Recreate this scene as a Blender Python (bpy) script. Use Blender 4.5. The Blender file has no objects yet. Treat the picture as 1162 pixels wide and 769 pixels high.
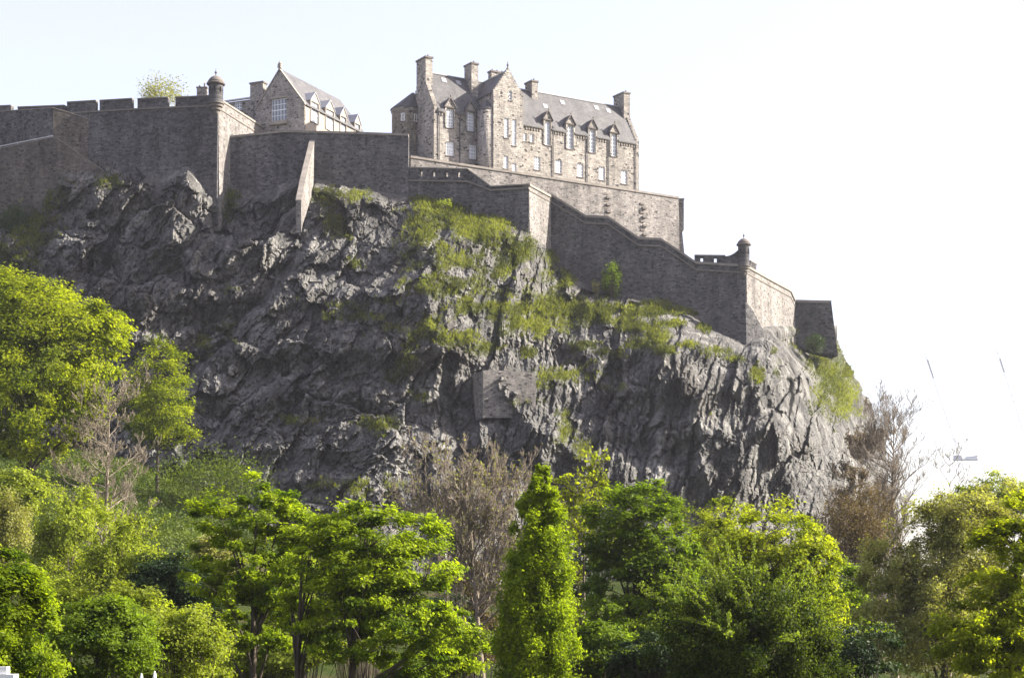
import bpy, math, random
import numpy as np
from mathutils import Vector
R = math.radians
SC = bpy.context.scene
COL = SC.collection
F = 2100.0; HX = 581.0; HY = 720.0; ZC = 14.0      # focal length (photo px), vanishing point, eye height

# ---------------------------------------------------------------- camera, sky, sun, exposure
cam = bpy.data.objects.new('camera', bpy.data.cameras.new('camera')); COL.objects.link(cam)
cam.location = (0, 0, ZC); cam.rotation_euler = (R(90), 0, 0)
cam.data.sensor_width = 36; cam.data.lens = 36 * F / 1162
cam.data.shift_y = (HY - 384.5) / 1162
cam.data.clip_start = 0.5; cam.data.clip_end = 20000
SC.camera = cam
SUN_AZ, SUN_EL = 5.0, 31.0                           # azimuth from +X towards +Y
SUN_STRENGTH, SKY_STRENGTH, EXPOSURE = 5.0, 0.068, 1.85
wd = bpy.data.worlds.new('World'); SC.world = wd; wd.use_nodes = True
nt = wd.node_tree; nt.nodes.clear()
sky = nt.nodes.new('ShaderNodeTexSky'); sky.sky_type = 'NISHITA'; sky.sun_disc = False
sky.sun_elevation = R(SUN_EL); sky.sun_rotation = R(90 - SUN_AZ)
sky.air_density = 1.0; sky.dust_density = 2.0; sky.ozone_density = 1.0
bg = nt.nodes.new('ShaderNodeBackground'); bg.inputs[1].default_value = SKY_STRENGTH
wo = nt.nodes.new('ShaderNodeOutputWorld')
veil = nt.nodes.new('ShaderNodeMix'); veil.data_type = 'RGBA'; veil.blend_type = 'ADD'   # thin bright cloud over the whole sky
veil.inputs[0].default_value = 1.0; veil.inputs[7].default_value = (1.98, 1.50, 1.64, 1)
nt.links.new(sky.outputs[0], veil.inputs[6]); nt.links.new(veil.outputs[2], bg.inputs[0]); nt.links.new(bg.outputs[0], wo.inputs[0])
sl = bpy.data.lights.new('sun', 'SUN'); so = bpy.data.objects.new('sun', sl); COL.objects.link(so)
sl.energy = SUN_STRENGTH; sl.angle = R(0.5); sl.color = (1.0, 0.93, 0.82)
sdir = Vector((math.cos(R(SUN_EL)) * math.cos(R(SUN_AZ)), math.cos(R(SUN_EL)) * math.sin(R(SUN_AZ)), math.sin(R(SUN_EL))))
so.rotation_euler = sdir.to_track_quat('Z', 'Y').to_euler(); so.location = sdir * 500
SC.view_settings.view_transform = 'Standard'; SC.view_settings.look = 'None'
SC.view_settings.exposure = EXPOSURE; SC.view_settings.gamma = 1.0
SC.render.engine = 'CYCLES'
SC.cycles.use_denoising = True; SC.cycles.denoiser = "OPENIMAGEDENOISE"; SC.cycles.denoising_input_passes = "RGB_ALBEDO_NORMAL"
SC.cycles.max_bounces = 6; SC.cycles.diffuse_bounces = 2; SC.cycles.transmission_bounces = 4; SC.cycles.volume_bounces = 0

def W(px, py, D): return ((px - HX) / F * D, D, ZC + (HY - py) / F * D)

# ---------------------------------------------------------------- numpy noise
def _h(ix, iy, s):
    h = (ix.astype(np.int64) * 374761393 + iy.astype(np.int64) * 668265263 + s * 1442695041) & 0xFFFFFFFF
    h = ((h ^ (h >> 13)) * 1274126177) & 0xFFFFFFFF
    h = ((h ^ (h >> 16)) * 2246822519) & 0xFFFFFFFF
    return ((h ^ (h >> 15)) & 0xFFFFFF) / float(0xFFFFFF)
def vnoise(x, y, s=0):
    x = np.asarray(x, float); y = np.asarray(y, float)
    ix = np.floor(x); iy = np.floor(y); fx = x - ix; fy = y - iy
    fx = fx * fx * fx * (fx * (fx * 6 - 15) + 10); fy = fy * fy * fy * (fy * (fy * 6 - 15) + 10)
    a = _h(ix, iy, s); b = _h(ix + 1, iy, s); c = _h(ix, iy + 1, s); d = _h(ix + 1, iy + 1, s)
    return (a + (b - a) * fx + (c - a) * fy + (a - b - c + d) * fx * fy) * 2 - 1
def fbm(x, y, o=4, s=0, g=.5):
    t = 0; a = 1; n = 0
    for i in range(o):
        t = t + a * vnoise(x, y, s + i * 17); n += a; a *= g; x = x * 2.03 + 11.3; y = y * 2.03 + 5.7
    return t / n
def ridged(x, y, o=4, s=0):
    t = 0; a = 1; n = 0
    for i in range(o):
        t = t + a * (1 - np.abs(vnoise(x, y, s + i * 31)) * 2); n += a; a *= .5; x = x * 2.1 + 3.1; y = y * 2.1 + 7.7
    return t / n
def worley(x, y, s=0):
    ix = np.floor(x); iy = np.floor(y)
    f1 = np.full(x.shape, 9.); f2 = np.full(x.shape, 9.)
    r = [np.zeros(x.shape) for _ in range(3)]; dx = np.zeros(x.shape); dy = np.zeros(x.shape)
    for oy in (-1, 0, 1):
        for ox in (-1, 0, 1):
            cx = ix + ox; cy = iy + oy
            px = cx + .1 + .8 * _h(cx, cy, s); py = cy + .1 + .8 * _h(cx, cy, s + 1)
            ex = x - px; ey = y - py; d = np.maximum(np.maximum(np.abs(ex), np.abs(ey)), .74 * np.abs(ex + ey * .8) + .1 * np.abs(ey))
            m = d < f1
            f2 = np.where(m, f1, np.minimum(f2, d)); f1 = np.where(m, d, f1)
            dx = np.where(m, ex, dx); dy = np.where(m, ey, dy)
            for k in range(3): r[k] = np.where(m, _h(cx, cy, s + 2 + k), r[k])
    return f1, f2, r, dx, dy
def sstep(a, b, x):
    t = np.clip((x - a) / (b - a), 0, 1); return t * t * (3 - 2 * t)

# ---------------------------------------------------------------- mesh + object helpers
def tag(o, label=None, cat=None, group=None, kind=None):
    if label: o['label'] = label
    if cat: o['category'] = cat
    if group: o['group'] = group
    if kind: o['kind'] = kind
    return o
def empty(name, loc=(0, 0, 0), rz=0):
    o = bpy.data.objects.new(name, None); COL.objects.link(o); o.location = loc; o.rotation_euler = (0, 0, rz)
    o.empty_display_size = .5
    return o
def link(name, me, mat=None, parent=None):
    o = bpy.data.objects.new(name, me); COL.objects.link(o)
    for m in (mat if isinstance(mat, (list, tuple)) else [mat] if mat else []): me.materials.append(m)
    if parent: o.parent = parent
    return o
def np_mesh(name, V, Fc, attrs=None, smooth=False):
    """V (n,3); Fc (m,k) array, constant k. attrs: {name: (domain, values)}"""
    me = bpy.data.meshes.new(name); V = np.asarray(V, np.float32); Fc = np.asarray(Fc, np.int32)
    m, k = Fc.shape
    me.vertices.add(len(V)); me.vertices.foreach_set('co', V.ravel())
    me.loops.add(m * k); me.loops.foreach_set('vertex_index', Fc.ravel())
    me.polygons.add(m); me.polygons.foreach_set('loop_start', np.arange(m, dtype=np.int32) * k)
    me.polygons.foreach_set('use_smooth', np.full(m, smooth))
    me.update(calc_edges=True)
    for n, (dom, val) in (attrs or {}).items():
        a = me.attributes.new(n, 'FLOAT', dom); a.data.foreach_set('value', np.asarray(val, np.float32).ravel())
    return me

class MB:
    def __init__(s): s.v = []; s.f = []; s.mi = []
    def poly(s, pts, mi=0):
        b = len(s.v); s.v += [tuple(p) for p in pts]; s.f.append(tuple(range(b, b + len(pts)))); s.mi.append(mi)
    def box(s, x0, x1, y0, y1, z0, z1, mi=0):
        b = len(s.v)
        s.v += [(x0, y0, z0), (x1, y0, z0), (x1, y1, z0), (x0, y1, z0), (x0, y0, z1), (x1, y0, z1), (x1, y1, z1), (x0, y1, z1)]
        for q in ((0, 1, 5, 4), (1, 2, 6, 5), (2, 3, 7, 6), (3, 0, 4, 7), (4, 5, 6, 7), (3, 2, 1, 0)):
            s.f.append(tuple(b + i for i in q)); s.mi.append(mi)
    def hull(s, bot, top, mi=0):
        """prism between two rings of equal length (bottom listed counter-clockwise)"""
        n = len(bot); b = len(s.v); s.v += [tuple(p) for p in bot] + [tuple(p) for p in top]
        for i in range(n):
            j = (i + 1) % n; s.f.append((b + i, b + j, b + n + j, b + n + i)); s.mi.append(mi)
        s.f.append(tuple(b + n + i for i in range(n))); s.mi.append(mi)
        s.f.append(tuple(b + i for i in reversed(range(n)))); s.mi.append(mi)
    def lathe(s, prof, n=20, c=(0, 0), mi=0):
        b = len(s.v)
        for (r, z) in prof:
            for i in range(n):
                a = 2 * math.pi * i / n; s.v.append((c[0] + r * math.cos(a), c[1] + r * math.sin(a), z))
        for k in range(len(prof) - 1):
            for i in range(n):
                j = (i + 1) % n
                s.f.append((b + k * n + i, b + k * n + j, b + (k + 1) * n + j, b + (k + 1) * n + i)); s.mi.append(mi)
        s.f.append(tuple(b + (len(prof) - 1) * n + i for i in range(n))); s.mi.append(mi)
        s.f.append(tuple(b + i for i in reversed(range(n)))); s.mi.append(mi)
    def tube(s, pts, r0, r1=None, n=6, mi=0):
        r1 = r0 if r1 is None else r1
        pts = [Vector(p) for p in pts]; b = len(s.v); m = len(pts)
        for k, p in enumerate(pts):
            d = (pts[min(k + 1, m - 1)] - pts[max(k - 1, 0)]).normalized()
            a = d.cross(Vector((0.31, 0.95, 0.11))).normalized(); e = d.cross(a); r = r0 + (r1 - r0) * k / max(1, m - 1)
            for i in range(n):
                t = 2 * math.pi * i / n; q = p + a * (r * math.cos(t)) + e * (r * math.sin(t)); s.v.append(tuple(q))
        for k in range(m - 1):
            for i in range(n):
                j = (i + 1) % n
                s.f.append((b + k * n + i, b + k * n + j, b + (k + 1) * n + j, b + (k + 1) * n + i)); s.mi.append(mi)
        s.f.append(tuple(b + (m - 1) * n + i for i in range(n))); s.mi.append(mi)
        s.f.append(tuple(b + i for i in reversed(range(n)))); s.mi.append(mi)
    def grid(s, cells_x, cells_z, inside, to3, thick, back):
        """wall of rectangular cells: inside(xm,zm) keeps a cell; to3(x,z,side) places it; open sides get reveals"""
        nx, nz = len(cells_x) - 1, len(cells_z) - 1
        k = [[inside((cells_x[i] + cells_x[i + 1]) / 2, (cells_z[j] + cells_z[j + 1]) / 2) for j in range(nz)] for i in range(nx)]
        kk = lambda i, j: 0 <= i < nx and 0 <= j < nz and k[i][j]
        for i in range(nx):
            for j in range(nz):
                if not k[i][j]: continue
                x0, x1, z0, z1 = cells_x[i], cells_x[i + 1], cells_z[j], cells_z[j + 1]
                s.poly([to3(x0, z0, 0), to3(x1, z0, 0), to3(x1, z1, 0), to3(x0, z1, 0)])
                if back: s.poly([to3(x1, z0, thick), to3(x0, z0, thick), to3(x0, z1, thick), to3(x1, z1, thick)])
                if not kk(i - 1, j): s.poly([to3(x0, z0, thick), to3(x0, z0, 0), to3(x0, z1, 0), to3(x0, z1, thick)])
                if not kk(i + 1, j): s.poly([to3(x1, z0, 0), to3(x1, z0, thick), to3(x1, z1, thick), to3(x1, z1, 0)])
                if not kk(i, j + 1): s.poly([to3(x0, z1, 0), to3(x1, z1, 0), to3(x1, z1, thick), to3(x0, z1, thick)])
                if not kk(i, j - 1): s.poly([to3(x0, z0, thick), to3(x1, z0, thick), to3(x1, z0, 0), to3(x0, z0, 0)])
    def build(s, name, mat, parent=None, smooth=False):
        me = bpy.data.meshes.new(name); me.from_pydata(s.v, [], s.f); me.update()
        me.polygons.foreach_set('material_index', s.mi)
        uv = me.uv_layers.new(name='UVMap')
        co = np.empty(len(s.v) * 3); me.vertices.foreach_get('co', co); co = co.reshape(-1, 3)
        buf = np.zeros((len(me.loops), 2))
        for p in me.polygons:
            n = p.normal; idx = co[list(p.vertices)]
            if abs(n.z) < .75:
                h = math.hypot(n.x, n.y) or 1; tx, ty = -n.y / h, n.x / h
                buf[p.loop_start:p.loop_start + p.loop_total, 0] = idx[:, 0] * tx + idx[:, 1] * ty
                buf[p.loop_start:p.loop_start + p.loop_total, 1] = idx[:, 2]
            else:
                buf[p.loop_start:p.loop_start + p.loop_total] = idx[:, :2]
        uv.data.foreach_set('uv', buf.ravel())
        if smooth: me.polygons.foreach_set('use_smooth', [True] * len(me.polygons))
        return link(name, me, mat, parent)

# ---------------------------------------------------------------- materials
class NT:
    def __init__(s, name):
        s.m = bpy.data.materials.new(name); s.m.use_nodes = True; s.t = s.m.node_tree
        s.b = s.t.nodes['Principled BSDF']; s.out = s.t.nodes['Material Output']
    def n(s, typ, **kw):
        x = s.t.nodes.new('ShaderNode' + typ)
        for k, v in kw.items():
            if k.startswith('i_'): x.inputs[k[2:].replace('_', ' ')].default_value = v
            else: setattr(x, k, v)
        return x
    def l(s, a, b): s.t.links.new(a, b)
    def noise(s, vec, scale, detail=4, rough=.55, dist=0):
        x = s.n('TexNoise', i_Scale=scale, i_Detail=detail, i_Roughness=rough, i_Distortion=dist)
        if vec is not None: s.l(vec, x.inputs['Vector'])
        return x.outputs['Fac']
    def ramp(s, fac, stops):
        x = s.n('ValToRGB'); e = x.color_ramp.elements
        while len(e) < len(stops): e.new(.5)
        for i, (p, c) in enumerate(stops):
            e[i].position = p; e[i].color = (c[0], c[1], c[2], 1) if hasattr(c, '__len__') else (c, c, c, 1)
        s.l(fac, x.inputs[0]); return x.outputs[0]
    def mix(s, fac, a, b, mode='MIX'):
        x = s.n('Mix', data_type='RGBA', blend_type=mode)
        for sock, v in ((x.inputs[0], fac), (x.inputs[6], a), (x.inputs[7], b)):
            if hasattr(v, 'links'): s.l(v, sock)
            elif isinstance(v, (int, float)): sock.default_value = v if sock.type == 'VALUE' else (v, v, v, 1)
            else: sock.default_value = (*v, 1)
        return x.outputs[2]
    def math(s, op, a, b=0):
        x = s.n('Math', operation=op)
        for i, v in enumerate((a, b)):
            if hasattr(v, 'links'): s.l(v, x.inputs[i])
            else: x.inputs[i].default_value = v
        return x.outputs[0]
    def bump(s, h, strength, dist):
        x = s.n('Bump', i_Strength=strength, i_Distance=dist); s.l(h, x.inputs['Height']); s.l(x.outputs[0], s.b.inputs['Normal'])

def mat_stone(name, c1, c2, dark=.35, speck=.16, bw=.75, bh=.36, stain=.5):
    t = NT(name); uv = t.n('UVMap').outputs[0]; oc = t.n('TexCoord').outputs['Object']
    wob = t.n('TexNoise', i_Scale=1.3, i_Detail=2); t.l(uv, wob.inputs['Vector'])
    va = t.n('VectorMath', operation='MULTIPLY_ADD'); t.l(wob.outputs['Color'], va.inputs[0]); va.inputs[1].default_value = (.25, .18, 0); t.l(uv, va.inputs[2])
    br = t.n('TexBrick', i_Scale=1.0, i_Brick_Width=bw, i_Row_Height=bh); br.inputs['Mortar Size'].default_value = .028
    br.inputs['Mortar Smooth'].default_value = .4; br.inputs['Bias'].default_value = 0.0
    br.offset = .5; br.squash = 1.25; br.squash_frequency = 3
    t.l(va.outputs[0], br.inputs['Vector'])
    br.inputs['Color1'].default_value = (*c1, 1); br.inputs['Color2'].default_value = (*c2, 1)
    br.inputs['Mortar'].default_value = (*[x * .85 for x in c2], 1)
    vm = t.n('VectorMath', operation='MULTIPLY'); t.l(va.outputs[0], vm.inputs[0]); vm.inputs[1].default_value = (2.3, 3.6, 1)
    vo = t.n('TexVoronoi', i_Scale=1.0); t.l(vm.outputs[0], vo.inputs['Vector'])
    sep = t.n('SeparateColor'); t.l(vo.outputs['Color'], sep.inputs[0])
    dk = t.ramp(sep.outputs[0], [(speck * .6, 1), (speck, 0)])
    c = t.mix(dk, br.outputs['Color'], tuple(x * dark for x in c2))
    lt = t.ramp(sep.outputs[1], [(.80, 0), (.92, .55)])
    c = t.mix(lt, c, tuple(min(1, x * 1.35) for x in c1))
    sv = t.n('VectorMath', operation='MULTIPLY'); t.l(oc, sv.inputs[0]); sv.inputs[1].default_value = (.16, .16, .07)
    st = t.ramp(t.noise(sv.outputs[0], 1.0, 6, .65), [(.32, 1 - stain), (.62, 1.08)])
    c = t.mix(1.0, c, st, 'MULTIPLY')
    rv = t.n('VectorMath', operation='MULTIPLY'); t.l(uv, rv.inputs[0]); rv.inputs[1].default_value = (.55, .06, 1)
    c = t.mix(1.0, c, t.ramp(t.noise(rv.outputs[0], 1.0, 5, .7), [(.36, 1 - stain * .75), (.52, 1.0), (.75, 1.18)]), 'MULTIPLY')
    c = t.mix(t.ramp(t.noise(uv, .22, 6, .75), [(.56, 0), (.68, .5)]), c, tuple(x * 1.5 for x in c1))
    fine = t.ramp(t.noise(uv, 5.0, 3, .7), [(.2, .60), (.8, 1.35)])
    c = t.mix(1.0, c, fine, 'MULTIPLY')
    t.l(c, t.b.inputs['Base Color']); t.b.inputs['Roughness'].default_value = .95
    t.b.inputs['Specular IOR Level'].default_value = .2
    hh = t.math('ADD', t.math('MULTIPLY', br.outputs['Fac'], -.5), t.math('ADD', t.math('MULTIPLY', sep.outputs[2], .7), t.noise(uv, 3.5, 4, .65)))
    t.bump(hh, .9, .10)
    return t.m
def mat_plain(name, col, rough=.7, var=.15, scale=2.0, spec=.3, metal=0):
    t = NT(name); oc = t.n('TexCoord').outputs['Object']
    f = t.ramp(t.noise(oc, scale, 5, .6), [(.25, tuple(x * (1 - var) for x in col)), (.75, tuple(min(1, x * (1 + var)) for x in col))])
    t.l(f, t.b.inputs['Base Color']); t.b.inputs['Roughness'].default_value = rough
    t.b.inputs['Specular IOR Level'].default_value = spec; t.b.inputs['Metallic'].default_value = metal
    return t.m
def mat_slate(name, col):
    t = NT(name); uv = t.n('UVMap').outputs[0]
    br = t.n('TexBrick', i_Scale=1.0, i_Brick_Width=.34, i_Row_Height=.26); t.l(uv, br.inputs['Vector'])
    br.inputs['Color1'].default_value = (*[x * .75 for x in col], 1); br.inputs['Color2'].default_value = (*[x * 1.25 for x in col], 1)
    br.inputs['Mortar'].default_value = (*[x * .5 for x in col], 1); br.inputs['Mortar Size'].default_value = .012
    c = t.mix(1.0, br.outputs['Color'], t.ramp(t.noise(uv, .45, 5, .65), [(.28, .6), (.5, 1.0), (.72, 1.4)]), 'MULTIPLY')
    c = t.mix(t.ramp(t.noise(uv, .9, 5, .75), [(.58, 0), (.70, .45)]), c, (.115, .11, .075))
    t.l(c, t.b.inputs['Base Color']); t.b.inputs['Roughness'].default_value = .62
    t.b.inputs['Specular IOR Level'].default_value = .35
    t.bump(br.outputs['Fac'], .4, .03); return t.m
def mat_leaf(name, dark, light, trans=.55, rough=.5):
    t = NT(name); at = t.n('Attribute', attribute_name='tint')
    c = t.ramp(at.outputs['Fac'], [(0, dark), (1, light)])
    t.l(c, t.b.inputs['Base Color']); t.b.inputs['Roughness'].default_value = rough; t.b.inputs['Specular IOR Level'].default_value = .1
    tr = t.n('BsdfTranslucent')
    tc = t.mix(1.0, c, (1.36, 1.38, .38), 'MULTIPLY'); t.l(tc, tr.inputs['Color'])
    mx = t.n('MixShader'); mx.inputs[0].default_value = trans
    t.l(t.b.outputs[0], mx.inputs[1]); t.l(tr.outputs[0], mx.inputs[2]); t.l(mx.outputs[0], t.out.inputs[0])
    return t.m

M = {}
M['rampart'] = mat_stone('rampart_stone_shaded', (.148, .142, .143), (.070, .068, .071), dark=.5, speck=.14, stain=.5)  # darker copy: shade of walls turned from the sun is in its colour
M['rampart_sunlit'] = mat_stone('rampart_stone_sunlit', (.29, .265, .245), (.19, .178, .17), dark=.45, speck=.12, stain=.4)  # lighter copy of the same stone, sunlight on right-facing walls put into its colour
M['rampart_brown'] = mat_stone('rampart_stone_brown', (0.155, 0.134, 0.116), (0.092, 0.084, 0.077), dark=.5, speck=.12, stain=.45)
M['house'] = mat_stone('building_stone', (.37, .338, .30), (.235, .218, .20), dark=.25, speck=.09, bw=.8, bh=.4, stain=.32)
M['dressed'] = mat_plain('dressed_stone', (0.269, 0.239, 0.202), .9, .25, 1.2, .2)
M['dressed_dark'] = mat_plain('weathered_dressed_stone', (0.143, 0.126, 0.113), .92, .3, 1.0, .2)
M['coping'] = mat_plain('coping_stone', (0.202, 0.181, 0.160), .92, .3, .8, .2)
M['slate'] = mat_slate('roof_slate', (0.077, 0.074, 0.076))
M['lead'] = mat_plain('roof_lead', (0.269, 0.277, 0.294), .5, .12, 1.0, .4)
M['pipe'] = mat_plain('cast_iron_pipe', (.045, .045, .05), .6, .2, 2, .4)
M['white'] = mat_plain('white_window_paint', (.78, .79, .80), .5, .05, 3, .4)
def mat_pane():
    t = NT('window_pane'); oi = t.n('ObjectInfo').outputs['Random']
    t.l(t.ramp(oi, [(0, (.10, .115, .135)), (.45, (.27, .30, .34)), (1, (.50, .53, .56))]), t.b.inputs['Base Color'])  # brightness of reflected sky put into the base colour, random per window
    t.b.inputs['Roughness'].default_value = .1; t.b.inputs['Specular IOR Level'].default_value = .7; return t.m
M['pane'] = mat_pane()
M['bark'] = mat_plain('bark_dark', (.062, .05, .04), .95, .4, 4, .1)
M['bark_pale'] = mat_plain('bark_pale', (.20, .168, .125), .95, .35, 4, .1)
M['bark_mid'] = mat_plain('bark_mid_brown', (.19, .158, .125), .95, .35, 4, .1)
M['bark_brown'] = mat_plain('bark_brown', (.105, .088, .07), .95, .35, 4, .1)
M['rail'] = mat_plain('pale_metal', (.6, .6, .62), .45, .05, 2, .5)
M['white_stone'] = mat_plain('white_painted_stone', (.66, .66, .65), .75, .05, 1.5, .3)
M['crane'] = mat_plain('haze_grey_crane_steel', (.56, .58, .62), .6, .05, 1, .3)  # steel lightened, distance haze put into its colour
M['crane_glare'] = mat_plain('glare_white_crane_steel', (.88, .88, .9), .6, .03, 1, .3)  # white paints in the sky glare that swallows the thin lattice
M['globe'] = mat_plain('white_lamp_globe', (.85, .85, .85), .3, .03, 2, .4)
M['leaf_lime'] = mat_leaf('lime_green_leaves', (.07, .10, .010), (.33, .37, .026), .6)
M['leaf_green'] = mat_leaf('mid_green_leaves', (.042, .075, .010), (.19, .265, .024), .55)
M['leaf_bright'] = mat_leaf('bright_green_leaves', (.065, .11, .010), (.29, .36, .024), .6)
M['leaf_yellow'] = mat_leaf('yellow_green_leaves', (.11, .135, .018), (.32, .375, .055), .58)
M['leaf_olive'] = mat_leaf('olive_buff_leaves', (.13, .13, .045), (.33, .335, .13), .5)
M['leaf_shaggy'] = mat_leaf('shaggy_bush_leaves', (.020, .036, .008), (.205, .27, .036), .5)
M['leaf_dark'] = mat_leaf('evergreen_and_gap_shade_leaves', (.014, .028, .010), (.035, .062, .018), .25)
M['leaf_ivy'] = mat_leaf('ivy_leaves', (.020, .038, .014), (.055, .085, .028), .3)
M['leaf_brown'] = mat_leaf('brown_twig_buds', (.085, .062, .042), (.17, .125, .075), .3)
M['blade'] = mat_leaf('grass_blades', (.046, .056, .014), (.225, .245, .062), .45)
M['ground_leaf'] = mat_leaf('ground_cover_leaves', (.030, .052, .008), (.125, .165, .020), .38)

def mat_rock():
    t = NT('crag_rock'); oc = t.n('TexCoord').outputs['Object']
    mp = t.n('Mapping'); t.l(oc, mp.inputs[0]); mp.inputs['Rotation'].default_value = (0, R(-28), 0); mp.inputs['Scale'].default_value = (1.0, 1.0, .5)
    a = t.noise(mp.outputs[0], .22, 8, .68, .6)
    c = t.ramp(a, [(.32, (.042, .041, .041)), (.44, (.096, .094, .091)), (.54, (.158, .154, .146)), (.65, (.285, .275, .255))])
    b = t.noise(oc, .06, 4, .6)
    c = t.mix(t.ramp(b, [(.5, 0), (.72, .35)]), c, (.14, .122, .10))
    f = t.ramp(t.noise(mp.outputs[0], 1.6, 6, .75), [(.28, .36), (.5, .95), (.70, 1.7)])
    c = t.mix(1.0, c, f, 'MULTIPLY')
    vo = t.n('TexVoronoi', i_Scale=.8, feature='DISTANCE_TO_EDGE'); t.l(mp.outputs[0], vo.inputs['Vector'])
    ck = t.ramp(vo.outputs['Distance'], [(.0, .5), (.05, 1)])
    c = t.mix(.8, c, ck, 'MULTIPLY')
    st = t.n('Attribute', attribute_name='stain').outputs['Fac']
    c = t.mix(st, c, (.36, .35, .33))
    g = t.n('Attribute', attribute_name='moss').outputs['Fac']
    gc = t.ramp(t.noise(oc, .5, 6, .7), [(.3, (.040, .060, .018)), (.55, (.095, .115, .030)), (.75, (.14, .125, .055))])
    gm = t.math('MULTIPLY', g, t.ramp(t.noise(oc, .9, 5, .7), [(.25, .35), (.55, 1.0)]))
    c = t.mix(gm, c, gc)
    t.l(c, t.b.inputs['Base Color']); t.b.inputs['Roughness'].default_value = .9; t.b.inputs['Specular IOR Level'].default_value = .12
    hh = t.math('ADD', t.noise(mp.outputs[0], 3.4, 8, .82), t.math('MULTIPLY', t.noise(mp.outputs[0], .7, 6, .7), 1.6))
    t.bump(hh, 1.0, .45)
    return t.m
M['rock'] = mat_rock()
def mat_ground():
    t = NT('garden_ground'); oc = t.n('TexCoord').outputs['Object']
    c = t.ramp(t.noise(oc, .09, 7, .65), [(.3, (.022, .032, .010)), (.5, (.034, .046, .014)), (.62, (.06, .048, .03)), (.75, (.035, .05, .015))])
    c = t.mix(1.0, c, t.ramp(t.noise(oc, 1.5, 4, .7), [(.25, .6), (.75, 1.3)]), 'MULTIPLY')
    t.l(c, t.b.inputs['Base Color']); t.b.inputs['Roughness'].default_value = .95
    t.b.inputs['Specular IOR Level'].default_value = .0
    t.bump(t.noise(oc, 1.2, 6, .7), .8, .3); return t.m
M['ground'] = mat_ground()

# ---------------------------------------------------------------- ground: one sheet to the horizon
def ground_z(X, Y):
    X = np.asarray(X, float); Y = np.asarray(Y, float)
    px = HX + F * X / np.maximum(Y, 60)
    near = -1.9 - 6.1 * sstep(12, 75, Y)
    zb = np.interp(px, [-400, 0, 150, 240, 320, 420, 560, 900, 1000, 1100], [34, 31, 28, 23, 16, 11, 9, 9, 2, -3])
    yb = np.interp(px, [-100, 0, 200, 300, 450, 560, 700, 900, 1000], [306, 306, 300, 290, 278, 278, 286, 300, 300])
    t = np.clip((Y - 125) / np.maximum(yb - 125, 1), 0, 1.12)
    hill = (zb + 8) * t ** 1.15
    hill = np.where(Y > yb, hill * (1 - .9 * sstep(yb + 60, yb + 500, Y)), hill)
    n = fbm(X * .05, Y * .05, 4, 5) * .9 * sstep(60, 140, Y) * (1 - sstep(350, 500, Y))
    return ZC + near + hill + n
def build_ground():
    xs = np.unique(np.concatenate([np.linspace(-3000, -160, 25), np.linspace(-160, 200, 150), np.linspace(200, 3000, 25)]))
    ys = np.unique(np.concatenate([np.linspace(-300, 8, 12), np.linspace(8, 420, 200), np.linspace(420, 6000, 40)]))
    X, Y = np.meshgrid(xs, ys); Z = ground_z(X, Y)
    V = np.stack([X, Y, Z], -1).reshape(-1, 3); w = len(xs)
    i = (np.arange(len(ys) - 1)[:, None] * w + np.arange(w - 1)[None]).ravel()
    Fc = np.stack([i, i + 1, i + w + 1, i + w], 1)
    o = link('garden_ground', np_mesh('garden_ground', V, Fc, smooth=True), M['ground'])
    tag(o, kind='structure', label='sloping garden ground under the trees')
build_ground()

# ---------------------------------------------------------------- the crag
# smooth depth control points: photo column, row -> distance
CP = [(-60,255,340),(0,249,336.6),(30,231,335.6),(70,202,335.6),(112,182,337.2),(150,186,337),(175,214,336),(213,190,335),(245,232,334),
      (258,232,339),(300,224,337.5),(330,205,337.5),(360,206,337.3),(400,216,337.5),(463,226,337.5),(500,232,336),(530,237,335),(570,250,333.5),
      (600,264,332.5),(622,283,341.5),(650,318,341),(700,336,340),(760,346,338),(797,366,335.6),(845,393,333),(822,380,334.2),(870,372,345),(900,374,358),(910,388,360.4),(930,397,359.2),(950,402,359),
      (-60,180,372),(60,120,362),(160,120,360),(245,140,356),(330,140,358),(463,150,358),(540,190,356),(600,205,355),(640,230,362),(700,260,362),(760,285,360),(845,310,362),(900,340,378),(950,385,374),
      (-60,330,332),(0,330,330),(100,330,327),(200,325,325),(300,322,321),(345,322,318),(400,322,316),(470,322,310),(520,322,315),(580,330,323),(640,348,332),(700,365,329),(760,372,327),(820,385,324),
      (-60,400,329),(0,400,327),(100,400,322),(200,400,317),(300,400,312),(345,400,309),(400,400,306),(470,400,300),(520,400,304),(570,400,311),(640,400,319),(700,400,319),(755,400,314),(800,400,313),(860,405,319),(890,405,328),(930,410,356),(960,415,376),
      (0,500,311),(100,500,308),(200,500,304),(300,500,300),(400,500,295),(470,500,292),(530,500,293),(570,500,296),(620,500,301),(660,500,305),(710,500,308),(760,500,304),(800,500,303),(860,500,308),(920,500,320),(960,500,344),(1000,500,392),
      (0,600,292),(200,600,286),(300,600,282),(400,600,278),(470,600,276),(540,600,278),(600,600,283),(660,600,288),(720,600,292),(800,600,292),(860,600,297),(920,600,308),(970,600,335),(1015,600,385),
      (-60,680,272),(200,680,268),(470,680,260),(660,680,270),(860,680,280),(1030,680,370)]
CPa = np.array(CP, float)
def _k(r): return r
_A = np.array(CPa[:, :2]); _n = len(_A)
_r = np.linalg.norm(_A[:, None] - _A[None], axis=2)
_M = np.zeros((_n + 3, _n + 3)); _M[:_n, :_n] = _k(_r) - np.eye(_n) * 4.0
_M[:_n, _n] = 1; _M[:_n, _n + 1:] = _A / 500.; _M[_n, :_n] = 1; _M[_n + 1:, :_n] = (_A / 500.).T
_w = np.linalg.solve(_M, np.concatenate([CPa[:, 2], np.zeros(3)]))
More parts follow.
